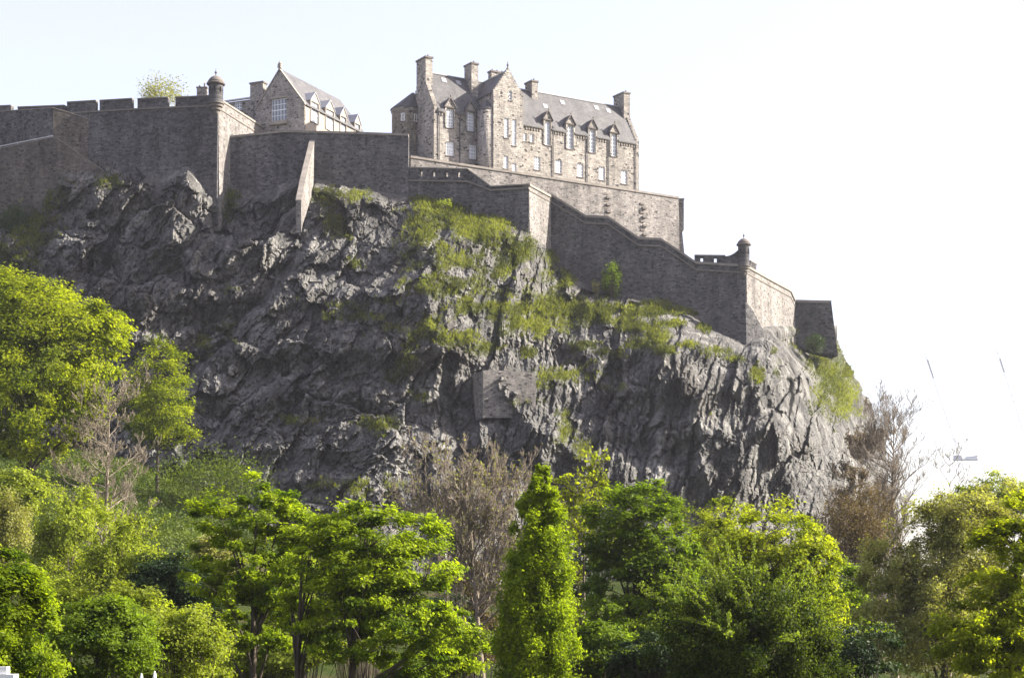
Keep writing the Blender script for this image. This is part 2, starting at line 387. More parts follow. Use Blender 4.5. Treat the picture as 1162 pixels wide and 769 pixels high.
def base_depth(px, py):
    out = np.empty(px.size); p = px.ravel(); q = py.ravel()
    for a in range(0, p.size, 20000):
        b = slice(a, a + 20000)
        r = np.hypot(p[b, None] - _A[None, :, 0], q[b, None] - _A[None, :, 1])
        out[b] = _k(r) @ _w[:_n] + _w[_n] + p[b] / 500. * _w[_n + 1] + q[b] / 500. * _w[_n + 2]
    return out.reshape(px.shape)
def seg_dist(px, py, line):
    """signed distance (positive to the right of the line walked downwards) and the closest parameter"""
    best = np.full(px.shape, 1e9); sg = np.zeros(px.shape); tt = np.zeros(px.shape); n = len(line) - 1
    for i in range(n):
        (ax, ay), (bx, by) = line[i], line[i + 1]; L = math.hypot(bx - ax, by - ay)
        ux, uy = (bx - ax) / L, (by - ay) / L
        t = np.clip((px - ax) * ux + (py - ay) * uy, 0, L)
        ex = px - ax - t * ux; ey = py - ay - t * uy; d = np.hypot(ex, ey); m = d < best
        best = np.where(m, d, best); sg = np.where(m, np.sign((px - ax) * uy - (py - ay) * ux), sg); tt = np.where(m, (i + t / L) / n, tt)
    return best * sg, tt
# ridges: polyline (top to bottom), height in m, falloff px to the left, to the right (negative height = gully)
RIDGES = [([(352,262),(300,335),(255,385),(215,425),(185,455)], -5.0, 16, 7),
          ([(362,270),(318,330),(275,375),(240,410),(215,450)], 2.2, 8, 34),
          ([(335,325),(345,355),(335,420)], 2.2, 14, 26),
          ([(470,228),(476,290),(484,330),(490,370),(510,392),(548,420)], 4.0, 12, 75),
          ([(548,418),(575,450),(612,490),(650,520),(690,548)], 8.0, 20, 40),
          ([(560,300),(600,335),(640,380),(690,410)], 2.5, 16, 40),
          ([(752,394),(765,420),(785,450),(800,500),(806,560)], 6.5, 26, 60),
          ([(690,430),(672,470),(700,520),(715,560)], 3.0, 22, 26),
          ([(500,420),(515,460),(520,505),(545,540)], -6.0, 28, 22), ([(700,405),(720,440),(730,480),(735,520)], -3.0, 20, 14), ([(630,300),(690,372),(760,384),(840,402)], 2.5, 8, 14),
          ([(738,440),(748,480),(742,530),(735,580)], 2.5, 12, 40),
          ([(845,390),(850,440),(872,500),(900,560)], 3.5, 18, 40),
          ([(160,190),(190,240),(215,300),(205,350)], 3.5, 26, 26),
          ([(215,188),(205,240),(180,290),(120,330)], 2.5, 20, 20),
          ([(250,235),(238,290),(250,330)], -3.0, 14, 14),
          ([(100,215),(60,250),(45,300)], -2.5, 16, 16),
          ([(620,285),(640,330),(665,352)], -2.0, 20, 20)]
XR = ([200, 385, 403, 425, 455, 480, 510, 560, 690], [952, 950, 957, 970, 985, 997, 1004, 1012, 1035])
YT = ([-70, 0, 60, 110, 247, 258, 330, 463, 531, 557, 600, 625, 665, 690, 725, 750, 790, 845, 860, 897, 902, 960],
      [150, 150, 150, 140, 138, 172, 166, 170, 214, 226, 224, 238, 262, 262, 286, 288, 316, 318, 324, 346, 358, 372])
GRASS = [(500,240,36,18,1.0),(545,262,34,20,1.0),(585,282,26,18,.9),(480,262,20,30,.7),(520,290,34,18,.6),(465,290,16,40,.5),(560,310,40,16,.55),
         (500,325,30,14,.7),(490,372,20,12,.9),(520,385,24,9,.9),(548,396,20,8,.9),(605,345,36,16,.9),(640,350,40,14,1.0),(665,352,30,8,.9),(570,345,26,18,.8),
         (530,345,28,18,.55),(620,370,34,14,.6),(590,365,30,14,.6),(700,352,34,8,.7),(745,352,30,9,.8),(740,385,24,8,.8),(755,398,14,6,.9),(780,352,28,7,.6),
         (640,425,40,10,.6),(690,400,26,8,.5),(660,395,24,9,.5),(860,425,8,12,.8),(945,430,24,34,1.0),(960,455,20,24,.7),(935,405,14,10,.9),(905,385,10,14,.8),
         (370,225,22,10,.8),(378,250,14,14,.75),(410,222,24,8,.5),(390,270,16,10,.5),(410,360,44,5,.6),(450,372,24,8,.6),(460,410,16,14,.6),(463,390,14,22,.5),
         (435,480,22,12,.6),(330,475,34,6,.5),(260,360,10,40,.35),(235,385,20,20,.4),(120,205,26,8,.5),(60,235,20,30,.6),(30,262,30,40,.8),(10,300,24,40,.7),
         (200,230,16,8,.3),(262,228,16,18,.5),(255,240,14,12,.4),(640,490,14,12,.5),(660,512,12,10,.5),(400,555,60,14,.4),(560,470,20,6,.3),(600,455,20,8,.4),(690,365,40,8,.6),
         (540,330,14,26,.6),(620,318,12,8,.6),(560,268,30,12,.7),(680,358,24,6,.7),(720,392,22,6,.6),(660,412,20,6,.5),(620,438,18,6,.5),(600,400,22,6,.6),(580,378,24,6,.5),(440,340,20,6,.45),(400,300,14,10,.35),(640,470,10,10,.4),(700,440,18,5,.4),(760,368,20,5,.7),(720,372,26,6,.75),(775,392,14,5,.7),(690,352,24,6,.7),(812,398,16,5,.5),(835,408,12,5,.5),(870,400,10,8,.4),(880,420,8,14,.35),(800,372,10,5,.6),(455,430,20,8,.45),(380,345,30,5,.5),(475,450,16,8,.4),(625,300,10,26,.7),(640,320,10,16,.7),(840,372,12,8,.4),(810,470,8,8,.3)]
def moss_map(px, py):
    g = np.zeros(px.shape)
    for (x, y, a, b, s) in GRASS: g = np.maximum(g, s * np.exp(-(((px - x) / a) ** 2 + ((py - y) / b) ** 2)))
    n = fbm(px * .07, py * .10, 5, 77, .65)
    return np.clip((g * .85 + .85 * n * (.25 + g) - .14) * 1.35, 0, 1)
def crag_depth(px, py, fine=True):
    wx = px + 13 * fbm(px * .022, py * .022, 5, 301, .6); wy = py + 13 * fbm(px * .022, py * .022, 5, 311, .6)
    D = base_depth(px, py)
    foot = np.interp(px, [-60,0,30,70,112,150,175,213,245,258,300,330,360,463,530,600,622,650,700,760,845,870,900,950],
                     [255,248,230,202,180,186,214,190,232,232,224,205,206,226,237,264,283,318,336,346,393,372,374,402])
    live = .15 + .85 * sstep(-5, 14, py - foot)          # the rock calms where masonry stands on it
    lf = np.zeros(px.shape)
    for (ln, h, wl, wr) in RIDGES:
        d, t = seg_dist(wx, wy, ln)
        wgt = np.where(d < 0, np.exp(-np.abs(d) / wl), np.exp(-np.abs(d) / wr))
        ends = .25 + .75 * np.clip(np.minimum(t, 1 - t) * 7, 0, 1)
        lf += h * wgt * ends
    D = D - lf * live
    xs = np.interp(py, [360, 380, 410, 440, 475, 500, 540], [868, 878, 904, 917, 925, 930, 938])
    D = D + 12 * sstep(-1.5, 1.5, wx * .3 + px * .7 - xs) * sstep(372, 392, py) * (1 - sstep(500, 545, py))
    X = (px - HX) * 318 / F; Z = (HY - py) * 318 / F
    # strata lean: diagonal on the left face, steep columns on the right
    k = sstep(430, 600, px + 30 * fbm(px * .02, py * .02, 2, 5))
    smooth_zone = 1 - .5 * np.exp(-(((px - 955) / 34) ** 2 + ((py - 440) / 50) ** 2)) - .3 * np.exp(-(((px - 905) / 16) ** 2 + ((py - 430) / 45) ** 2))
    off = np.zeros(px.shape); crk = np.zeros(px.shape)
    for ang, wt, sd, asp in ((R(56), 1 - k, 0, .92), (R(80), k, 5000, 1.3)):
        a = X * math.cos(ang) + Z * math.sin(ang); b = -X * math.sin(ang) + Z * math.cos(ang)
        a = a + 1.0 * fbm(X * .12, Z * .12, 2, 21 + sd) + .45 * fbm(X * .9, Z * .9, 3, 23 + sd, .6); b = b + .8 * fbm(X * .13, Z * .13, 2, 41 + sd) + .40 * fbm(X * .9, Z * .9, 3, 43 + sd, .6)
        for (ca, cb, amp, tilt, s) in ((17, 11, 2.6, 8.2, 100), (7.5, 4.8, 1.8, 5.6, 200), (3.4, 1.8, .8, 2.8, 400), (1.6, .85, .38, 1.3, 600), (.8, .42, .20, .65, 800)):
            f1, f2, r, dx, dy = worley(a / (ca * asp), b / (cb / asp), s + sd)
            off += wt * (amp * (r[0] - .5) * 1.2 + tilt * ((r[1] - .5) * dx + (r[2] - .45) * dy * 1.2))
            crk += wt * amp * .30 * (1 - sstep(0, .07, f2 - f1))
        off += wt * (ridged(a * .14, b * .30, 5, 900 + sd) * .35)
    rg = fbm(X * .9, Z * .8, 4, 950, .6) * .3 + fbm(X * 2.6, Z * 2.2, 3, 990, .7) * .22
    step = np.abs(((Z + 3.5 * fbm(X * .06, Z * .06, 3, 55)) / 8.5) % 1 - .5) * 2
    off += 1.7 * (sstep(.1, .9, step) - .5)
    ms = moss_map(px, py)
    off = off * (1 - .45 * ms) - crk * (1 - .6 * ms) * .9 + rg * (1 - .4 * ms)
    return D - off * live * smooth_zone, ms
def build_crag():
    nu, nv = 1000, 430
    u = np.linspace(0, 1, nu)[None, :].repeat(nv, 0); v = np.linspace(0, 1, nv)[:, None].repeat(nu, 1)
    # column/row layout follows the outline of the hill
    px = -65 + (1035 + 65) * u; py = np.zeros_like(px)
    for _ in range(6):
        yt = np.interp(px, YT[0], YT[1]); py = yt + (690 - yt) * v
        xr = np.interp(py, XR[0], XR[1]); px = -65 + (xr + 65) * u
    jit = fbm(py * .11, u * 0 + 3, 4, 8) * 5 * sstep(.94, 1, u) * sstep(.10, .2, v); px = px + jit
    D, ms = crag_depth(px, py)
    X = (px - HX) / F * D; Z = ZC + (HY - py) / F * D
    V = np.stack([X, D, Z], -1)
    stain = np.exp(-((px - 745 - 6 * fbm(px * 0, py * .05, 2, 4)) / 5) ** 2) * sstep(455, 480, py) * (1 - sstep(545, 575, py)) * .7
    stain += .22 * np.exp(-((px - 770) / 34) ** 2) * sstep(500, 530, py) * np.clip(fbm(px * .12, py * .03, 3, 14) + .4, 0, 1)
    stain += .18 * np.clip(fbm(px * .04, py * .05, 4, 19) - .1, 0, 1) * (1 - ms)
    # skirts going back: the right-hand and top edges run on behind the hill
    dep = np.array([12., 40, 110.])
    right = np.stack([V[:, -1] + np.array([d * .12, d, -d * .10]) for d in dep], 1)
    V2 = np.concatenate([V, right], 1)
    top = np.stack([V2[0] + np.array([0, d, .01 * d]) for d in dep], 0)[::-1]
    V3 = np.concatenate([top, V2], 0)
    pad = lambda q: np.pad(q, ((3, 0), (0, 3)), mode='edge')
    n2, m2 = V3.shape[:2]
    i = (np.arange(n2 - 1)[:, None] * m2 + np.arange(m2 - 1)[None]).ravel()
    Fc = np.stack([i + m2, i + m2 + 1, i + 1, i], 1)
    me = np_mesh('rocky_cliff', V3.reshape(-1, 3), Fc, {'moss': ('POINT', pad(ms)), 'stain': ('POINT', np.clip(pad(stain), 0, 1))})
    o = link('rocky_cliff', me, M['rock']); tag(o, kind='structure', label='dark craggy castle rock with grassy ledges')
    return V, ms, px, py
CRAG = build_crag()

# ---------------------------------------------------------------- leaf and grass scattering
def rand_unit(rng, n):
    v = rng.normal(size=(n, 3)); return v / np.linalg.norm(v, axis=1, keepdims=True)
def norm(v): return v / np.maximum(np.linalg.norm(v, axis=1, keepdims=True), 1e-9)
def leaf_quads(rng, P, N, size, aspect=.62, fold=.25):
    n = len(P); t = norm(np.cross(N, rand_unit(rng, n))); s = np.cross(N, t)
    a = (size * rng.uniform(.45, 1.5, n))[:, None]; b = a * aspect
    up = N * a * fold
    V = np.stack([P - t * a, P + s * b + up, P + t * a, P - s * b + up], 1).reshape(-1, 3)
    Fc = np.arange(4 * n).reshape(n, 4); return V, Fc
def grass_on_crag():
    rng = np.random.default_rng(3)
    V, ms, px, py = CRAG
    e1 = np.gradient(V, axis=1); e2 = np.gradient(V, axis=0); nn = np.cross(e1, -e2); nn /= np.linalg.norm(nn, axis=2, keepdims=True)
    up = nn[..., 2]
    lum = np.clip(ms * (.12 + 1.5 * np.clip(up, 0, 1)), 0, 1.4)
    lum[py < np.interp(px, YT[0], YT[1]) + 12] *= .6
    p = (lum ** 1.15).ravel(); p[(px.ravel() > 1000)] = 0
    idx = rng.choice(p.size, 21000, p=p / p.sum())
    base = V.reshape(-1, 3)[idx] + rng.normal(0, .12, (len(idx), 3))
    patch = fbm(px.ravel()[idx] * .035, py.ravel()[idx] * .05, 3, 61)
    nb = 6; B = base.repeat(nb, 0) + rng.normal(0, .22, (len(idx) * nb, 3)); n = len(B)
    L = rng.uniform(.25, .75, n) * (.7 + .5 * rng.random(n))
    d = norm(np.stack([rng.normal(0, .5, n) + .1, rng.normal(0, .5, n) - .35, np.full(n, 1.0)], 1))
    s = norm(np.cross(d, rand_unit(rng, n))) * (rng.uniform(.05, .11, n))[:, None]
    tip = B + d * L[:, None] + np.stack([rng.normal(0, .1, n), rng.normal(-.08, .1, n), -.25 * L], 1)
    Vt = np.stack([B - s - d * .15, B + s - d * .15, tip], 1).reshape(-1, 3)
    tint = np.clip(.42 + .8 * patch.repeat(nb) + rng.normal(0, .2, n), 0, 1)
    o = link('cliff_grass', np_mesh('cliff_grass', Vt, np.arange(3 * n).reshape(n, 3), {'tint': ('FACE', tint)}), M['blade'])
    tag(o, 'rough yellow green grass growing on the ledges of the dark crag', 'grass', kind='stuff')
grass_on_crag()
def slope_cover():
    rng = np.random.default_rng(8); n0 = 90000
    px = rng.uniform(-40, 330, n0); Y = 200 + 108 * np.sqrt(rng.random(n0)); X = (px - HX) / F * Y
    Z = ground_z(X, Y); py = HY - (Z - ZC) * F / Y
    keep = (py < 640); X, Y, Z = X[keep], Y[keep], Z[keep]; n = len(X)
    P = np.stack([X, Y, Z + rng.uniform(.05, .55, n)], 1)
    N = norm(rand_unit(rng, n) * .8 + np.array([.1, -.45, .9]))
    V, Fc = leaf_quads(rng, P, N, .20, .7)
    tint = np.clip(.4 + .5 * fbm(X * .12, Y * .12, 3, 4) + rng.normal(0, .2, n), 0, 1)
    o = link('slope_ground_cover', np_mesh('slope_ground_cover', V, Fc, {'tint': ('FACE', tint)}), M['ground_leaf'])
    tag(o, 'dark green leafy ground cover on the slope under the crag', 'ground cover', kind='stuff')
slope_cover()

# ---------------------------------------------------------------- masonry helpers
def plan_normals(pts):
    """left-hand... unit normals facing the viewer side for a plan polyline walked left to right"""
    out = []; n = len(pts)
    for i in range(n):
        a = Vector(pts[max(i - 1, 0)][:2]); b = Vector(pts[i][:2]); c = Vector(pts[min(i + 1, n - 1)][:2])
        ns = []
        for p, q in ((a, b), (b, c)):
            d = q - p
            if d.length > 1e-6: d.normalize(); ns.append(Vector((d.y, -d.x)))
        m = sum(ns, Vector((0, 0))).normalized(); k = m.dot(ns[0]); out.append(m / max(k, .4))
    return out
def resample(pts, step):
    out = [Vector(pts[0])]
    for a, b in zip(pts[:-1], pts[1:]):
        a, b = Vector(a), Vector(b); n = max(1, int((b - a).length / step))
        out += [a + (b - a) * (i + 1) / n for i in range(n)]
    return out
def ribbon(mb, top, bot, thick, batter=0.0):
    ns = plan_normals(top); f_t = [Vector(p) for p in top]; f_b = []
    for p, q, n in zip(top, bot, ns):
        h = p[2] - q[2]; f_b.append(Vector((q[0] + n.x * batter * h, q[1] + n.y * batter * h, q[2])))
    b_t = [Vector((p[0] - n.x * thick, p[1] - n.y * thick, p[2])) for p, n in zip(top, ns)]
    b_b = [Vector((p[0] - n.x * thick, p[1] - n.y * thick, q[2])) for p, q, n in zip(top, bot, ns)]
    for i in range(len(top) - 1):
        j = i + 1
        mb.poly([f_b[i], f_b[j], f_t[j], f_t[i]]); mb.poly([b_b[j], b_b[i], b_t[i], b_t[j]]); mb.poly([f_t[i], f_t[j], b_t[j], b_t[i]])
    mb.poly([b_b[0], f_b[0], f_t[0], b_t[0]]); mb.poly([f_b[-1], b_b[-1], b_t[-1], f_t[-1]])
def band(mb, line, proud, depth, h, dz=0.0):
    """a strip of dressed stone along a line: proud in front, depth behind, height h from dz up"""
    ns = plan_normals(line)
    fr = [Vector((p[0] + n.x * proud, p[1] + n.y * proud, p[2] + dz)) for p, n in zip(line, ns)]
    bk = [Vector((p[0] - n.x * depth, p[1] - n.y * depth, p[2] + dz)) for p, n in zip(line, ns)]
    U = Vector((0, 0, h))
    for i in range(len(line) - 1):
        j = i + 1
        mb.poly([fr[i], fr[j], fr[j] + U, fr[i] + U]); mb.poly([bk[j], bk[i], bk[i] + U, bk[j] + U])
        mb.poly([fr[i] + U, fr[j] + U, bk[j] + U, bk[i] + U]); mb.poly([bk[i], bk[j], fr[j], fr[i]])
    mb.poly([bk[0], fr[0], fr[0] + U, bk[0] + U]); mb.poly([fr[-1], bk[-1], bk[-1] + U, fr[-1] + U])
def lerp_line(line, px):
    xs = [l[0] for l in line]
    return np.interp(px, xs, [l[1] for l in line]), np.interp(px, xs, [l[2] for l in line])
def rampart(name, label, line, bottom, mat, thick=1.4, batter=.03, coping=None, string=None, cat='rampart', group=None, cop_mat='coping'):
    """line: (col,row,dist) of the wall head, bottom: rows of the foot"""
    top = [W(*p) for p in line]; bot = [W(b[0], b[1], p[2]) if isinstance(b, tuple) else W(p[0], b, p[2]) for p, b in zip(line, bottom)]
    base = Vector(bot[len(bot) // 2]); root = empty(name, base); tag(root, label, cat, group)
    sh = lambda L: [Vector(p) - base for p in L]
    mb = MB(); ribbon(mb, sh(top), sh(bot), thick, batter); mb.build('wall_face', mat, root)
    if coping:
        mb = MB(); band(mb, sh(top), coping[0], thick + .06, coping[1], 0.003); mb.build('coping', M[cop_mat], root)
    for (dz, pr, h) in (string or []):
        mb = MB(); band(mb, sh(top), pr + .004, .15, h, dz); mb.build('string_course', M['dressed_dark'], root)
    return root, base, sh
def merlon(root, base, line, x0, x1, h0, thick=1.0, cap=.22, lift=0.0):
    """a raised block standing on the wall head between two columns"""
    pts = [W(x, *lerp_line(line, x)) for x in (x0, (x0 + x1) / 2, x1)]
    pts = [Vector(p) - base + Vector((0, 0, lift)) for p in pts]
    top = [p + Vector((0, 0, h0)) for p in pts]
    mb = MB(); ribbon(mb, top, pts, thick); m = mb.build('merlon', M['rampart'], root)
    mb = MB(); band(mb, top, .12, thick + .1, cap, .002); mb.build('cap_stone', M['dressed_dark'], m)
def parapet_loops(root, base, a, b, row0, row1, loops, thick=.9, mat='rampart', lw=.42, lh=1.0):
    """straight parapet with gun loops cut right through; a,b = (col,dist), rows of foot and head at a and b"""
    A = Vector(W(a[0], row0[0], a[1])); B = Vector(W(b[0], row0[1], b[1])); At = Vector(W(a[0], row1[0], a[1])); Bt = Vector(W(b[0], row1[1], b[1]))
    L = (B - A).xy.length; d = (B - A).xy.normalized(); n = Vector((d.y, -d.x))
    cols = []
    for c in loops:
        t = (c - a[0]) / (b[0] - a[0]); cols.append(t * L)
    xs = sorted([0, L] + [c - lw / 2 for c in cols] + [c + lw / 2 for c in cols]); zs = [0, .24, .24 + .55, 1]
    def to3(x, z, s):
        t = x / L; z0 = A.z + (B.z - A.z) * t; z1 = At.z + (Bt.z - At.z) * t
        p = Vector((A.x + d.x * x, A.y + d.y * x, z0 + (z1 - z0) * z)); p.x -= n.x * s; p.y -= n.y * s; return p - base
    ins = lambda x, z: not (.24 < z < .79 and any(abs(x - c) < lw / 2 for c in cols))
    mb = MB(); mb.grid(xs, zs, ins, to3, thick, True); p = mb.build('gun_loop_parapet', M[mat], root)
    mb = MB(); band(mb, [to3(0, 1, 0), to3(L, 1, 0)], .12, thick + .1, .2, .003); mb.build('cap_stone', M['coping'], p)

# ---- far left
LW = [(-60,134,347),(0,130,344.5),(20,129.5,343.5),(75,127.5,340),(150,123,338),(247,118.5,335)]
r, b0, sh = rampart('rampart_wall', 'tall dark curtain wall with merlons running left from the first domed turret', LW, [230,230,230,240,245,255], M['rampart'], string=[(-.35, .16, .3)])
for (x0, x1, h) in ((-30, 12.5, 1.5), (20, 73, 1.15), (76, 109, 1.7), (113, 150, 1.65), (156, 190.5, 1.55), (199, 238, 1.5)): merlon(r, b0, LW, x0, x1, h)
rampart('rampart_wall', 'short dark upper wall at the far left edge above the pale handrail', [(-60,134,343.5),(0,127,341),(60,122.8,338.2)], [185,185,185], M['rampart'], thick=1.0, coping=(.06,.15), batter=0)
rampart('buttress_wall', 'brownish wall with sloping head dropping right from the far left wall corner', [(60.3,122.8,338.0),(75,127,338.4),(112,139,339.6)], [250,250,250], M['rampart_brown'], thick=.8, coping=(.05,.14), batter=0.02)
rampart('buttress_wall', 'broad brownish sloping wall below the pale handrail at the left edge', [(-60,180,340.5),(0,168.5,338.5),(60,156,337),(66,158,336.9),(120,196,337.6)], [300,300,300,300,300], M['rampart_brown'], thick=1.2, coping=(.04,.12), batter=.05)
def handrail():
    line = [(-30,171.5,340.2),(0,166,339.2),(20,162,338.6),(40,158,338.2),(60,154,337.7)]
    pts = [Vector(W(*p)) for p in line]; base = pts[2].copy(); root = tag(empty('handrail', base), 'thin pale metal handrail along the sloping wall at the left edge', 'handrail')
    mb = MB(); mb.tube([p - base + Vector((0, 0, .0)) for p in pts], .07); mb.build('rail', M['rail'], root)
    for p in pts[1:]:
        mb = MB(); q = p - base; mb.tube([q - Vector((0, 0, 1.0)), q], .05); mb.build('post', M['rail'], root)
handrail()
# ---- bastion return, gallery wall, spur
EW = [(247.4,113,335.2),(300,146.5,356)]
rampart('rampart_wall', 'sunlit return wall of the bastion right of the first domed turret', EW, [262, 230], M['rampart_sunlit'], thick=1.2, batter=.015, coping=(.16,.36), string=[(-1.7,.14,.25)])
rampart('rampart_wall', 'plain dark frontal wall with flat head below the gabled left building', [(257,157.5,340.4),(322,150.6,338.6),(400,152.4,338.2),(463.5,154.6,338)], [255,250,255,262], M['rampart'], thick=1.6, batter=.035, coping=(.2,.42))
def spur():
    D = [338.5, 334, 329, 324, 319.5, 317]
    tr = [160, 173, 187, 202, 218, 228]; br = [215, 222, 232, 244, 254, 264]
    X = -36.1; pts = [Vector((X, d, ZC + (HY - t) / F * d)) for d, t in zip(D, tr)]; bt = [Vector((X, d, ZC + (HY - t) / F * d)) for d, t in zip(D, br)]
    pts = pts[::-1]; bt = bt[::-1]; base = bt[3].copy()
    root = tag(empty('spur_wall', base), 'narrow sunlit spur wall running down the crag from the frontal wall', 'rampart')
    mb = MB(); ribbon(mb, [p - base for p in pts], [p - base for p in bt], .9); mb.build('wall_face', M['rampart_sunlit'], root)
    mb = MB(); band(mb, [p - base for p in pts], .05, .95, .2, .002); mb.build('coping', M['coping'], root)
spur()
HW = [(463.6,203,338),(531,204,335.5),(557,214,334.4),(600,211.5,333)]
r, b0, sh = rampart('rampart_wall', 'dark wall with four gun loops stepping down right to the lower bastion', HW, [290,300,310,330], M['rampart'], thick=1.6, batter=.03, string=[(-.5,.26,.32)])
parapet_loops(r, b0, (463.6, 337.97), (531, 335.47), (202.9, 203.9), (190.6, 192.5), (478, 492.3, 507, 520.5), lw=.5)
mb = MB(); band(mb, [Vector(W(*p)) - b0 for p in ((531,193,335.5),(557,212.2,334.4),(600,209.8,333))], .1, 1.7, .22, 0); mb.build('coping', M['coping'], r)
mb = MB(); ribbon(mb, [Vector(W(*p)) - b0 for p in ((531.1,193.2,335.46),(557,212.4,334.38))], [Vector(W(*p)) - b0 for p in ((531.1,203.9,335.46),(557,213.9,334.38))], .9); mb.build('parapet_slope', M['rampart'], r)
rampart('rampart_wall', 'short sunlit flank of the lower bastion', [(600.3,211,333.1),(625,224.5,342.6)], [330, 330], M['rampart_sunlit'], thick=1.3, batter=.02, coping=(.2,.42), string=[(-.9,.12,.25)])
JW = [(625.3,222.5,342.6),(640,231.5,342.1),(665,247,341.3),(690,248,340.6),(708,260.5,340.1),(725,272,339.7),(750,273,339),(770,286,338.5),(790,299.5,338),(846.5,303,336)]
r, b0, sh = rampart('rampart_wall', 'long dark wall stepping down in slopes to the second domed turret', JW, [350,360,370,380,390,395,400,400,400,400], M['rampart'], thick=1.5, batter=.03, coping=(.22,.45), string=[(-1.2,.24,.3)])
parapet_loops(r, b0, (788, 337.95), (823, 336.8), (298.6, 301.2), (290.2, 290.6), (796, 811.5), lw=.55)
sw = []
for i in range(9):
    x = 823 + 15 * i / 8; sw.append((x, 290.6 - 7.5 * (i / 8) ** 2, 336.8 - .55 * i / 8))
mb = MB(); ribbon(mb, [Vector(W(*p)) - b0 for p in sw], [Vector(W(p[0], 302, p[2])) - b0 for p in sw], .9); mb.build('parapet_sweep', M['rampart'], r)
KW = [(847,303.5,336.1),(872,317.5,347),(897,331,359),(902,342,361.5)]
r, b0, sh = rampart('rampart_wall', 'sunlit side wall falling right from the second domed turret', KW, [410,420,420,420], M['rampart_sunlit'], thick=1.3, batter=.02, coping=(.2,.42), string=[(-1.1,.12,.24)])
merlon(r, b0, KW, 851.5, 858.5, 1.5)
rampart('rampart_wall', 'lowest dark square wall at the right end of the ramparts', [(902.3,343,362),(943.5,344,361)], [(902.3,394), (951,404)], M['rampart'], thick=3.5, batter=.03, coping=(.2,.5))
rampart('plinth_wall', 'dark stepped masonry base under the second domed turret', [(795,342,333.4),(846,342,331.9),(853,350,332.8),(867,376,335.2)], [402,402,402,402], M['rampart'], thick=1.2, batter=.06)
_x = np.array([[548., 578., 608.]]); _d = crag_depth(_x.repeat(13, 0), np.arange(420., 459., 3.)[:, None].repeat(3, 1))[0].min(0) - .3
_k = max(0, (_d[0] + _d[2]) / 2 - _d[1]) * .6; _d = _d - _k
_p = [(548,420.5),(556,419.5),(562,421),(575,420),(588,421.5),(598,421),(604,424),(608,428)]
rampart('retaining_wall', 'small ruined retaining wall set into the middle of the crag', [(x, y, _d[0] + (_d[2] - _d[0]) * (x - 548) / 60) for x, y in _p], [474] * 8, M['rampart_sunlit'], thick=6, batter=.0)
# ---- terrace wall under the hospital
NW = [(466,179.3,344.9),(530,189,350.4),(600,199.5,357),(680,211.7,365.2),(770,225.5,376)]
r, b0, sh = rampart('terrace_wall', 'long sunlit terrace wall below the large stone building with two columns of drain holes', NW, [300,300,310,330,330], M['rampart_sunlit'], thick=2.0, batter=.035, coping=(.18,.40))
nd = Vector((.521, -.853, 0))
for (cx, y0, y1, n) in ((687, 222, 246, 7), (728, 233, 268, 8)):
    for i in range(n):
        y = y0 + (y1 - y0) * i / (n - 1); D = 366.6 if cx < 700 else 371.3
        p = Vector(W(cx + (i % 2) * 3 - 1.5, y, D)) + nd * (.035 * (y - y0 + 8) / 6 + .0) - b0
        mb = MB(); e = Vector((.853, .521, 0))
        q = [p - e * .5 - nd * .5, p - e * .5 + nd * .7, p + e * .5 + nd * .7, p + e * .5 - nd * .5]
        mb.hull(q, [k + Vector((0, 0, .38)) for k in q]); mb.build('drain_spout', M['dressed_dark'], r)
rampart('terrace_wall', 'battered right end of the terrace wall beside the open sky', [(770.4,226,376.2),(771,238,383)], [335, 335], M['rampart_sunlit'], thick=2.0, batter=.10)
def box_turret():
    c = Vector(W(770.5, 262, 379)); root = tag(empty('corner_bartizan', c), 'small square turret jutting from the right end of the terrace wall', 'turret')
    mb = MB(); mb.box(-1.0, .9, -1.0, 1.2, 0, 6.2); mb.build('turret_body', M['rampart_sunlit'], root)
    mb = MB(); mb.hull([(-1.0, -.3, -1.8), (-.4, -.3, -1.8), (-.4, 1.2, -1.8), (-1.0, 1.2, -1.8)], [(-1.0, -1.0, -.003), (.9, -1.0, -.003), (.9, 1.2, -.003), (-1.0, 1.2, -.003)]); mb.build('corbel', M['dressed'], root)
    mb = MB(); mb.box(-1.1, 1.0, -1.1, 1.3, 6.203, 6.45); mb.build('cap_stone', M['coping'], root)
box_turret()
def yard(name, poly, z0, z1, label):
    mb = MB(); mb.hull([(p[0], p[1], z0) for p in poly], [(p[0], p[1], z1) for p in poly]); o = mb.build(name, M['rampart_sunlit']); tag(o, label, kind='structure')
NP = [W(*p) for p in NW]
yard('upper_yard', [(NP[0][0] - .9, NP[0][1] + 1.6), (NP[-1][0] - .9, NP[-1][1] + 1.6), (NP[-1][0] - 18, NP[-1][1] + 34), (NP[0][0] - 18, NP[0][1] + 34)], 80, NP[-1][2] - 1.6, 'paved yard behind the terrace wall')
yard('lower_yard', [W(257, 157, 342.5)[:2], W(463, 157, 340.2)[:2], W(463, 157, 385)[:2], W(257, 157, 395)[:2]], 85, W(463, 160, 340)[2], 'paved yard behind the frontal wall')

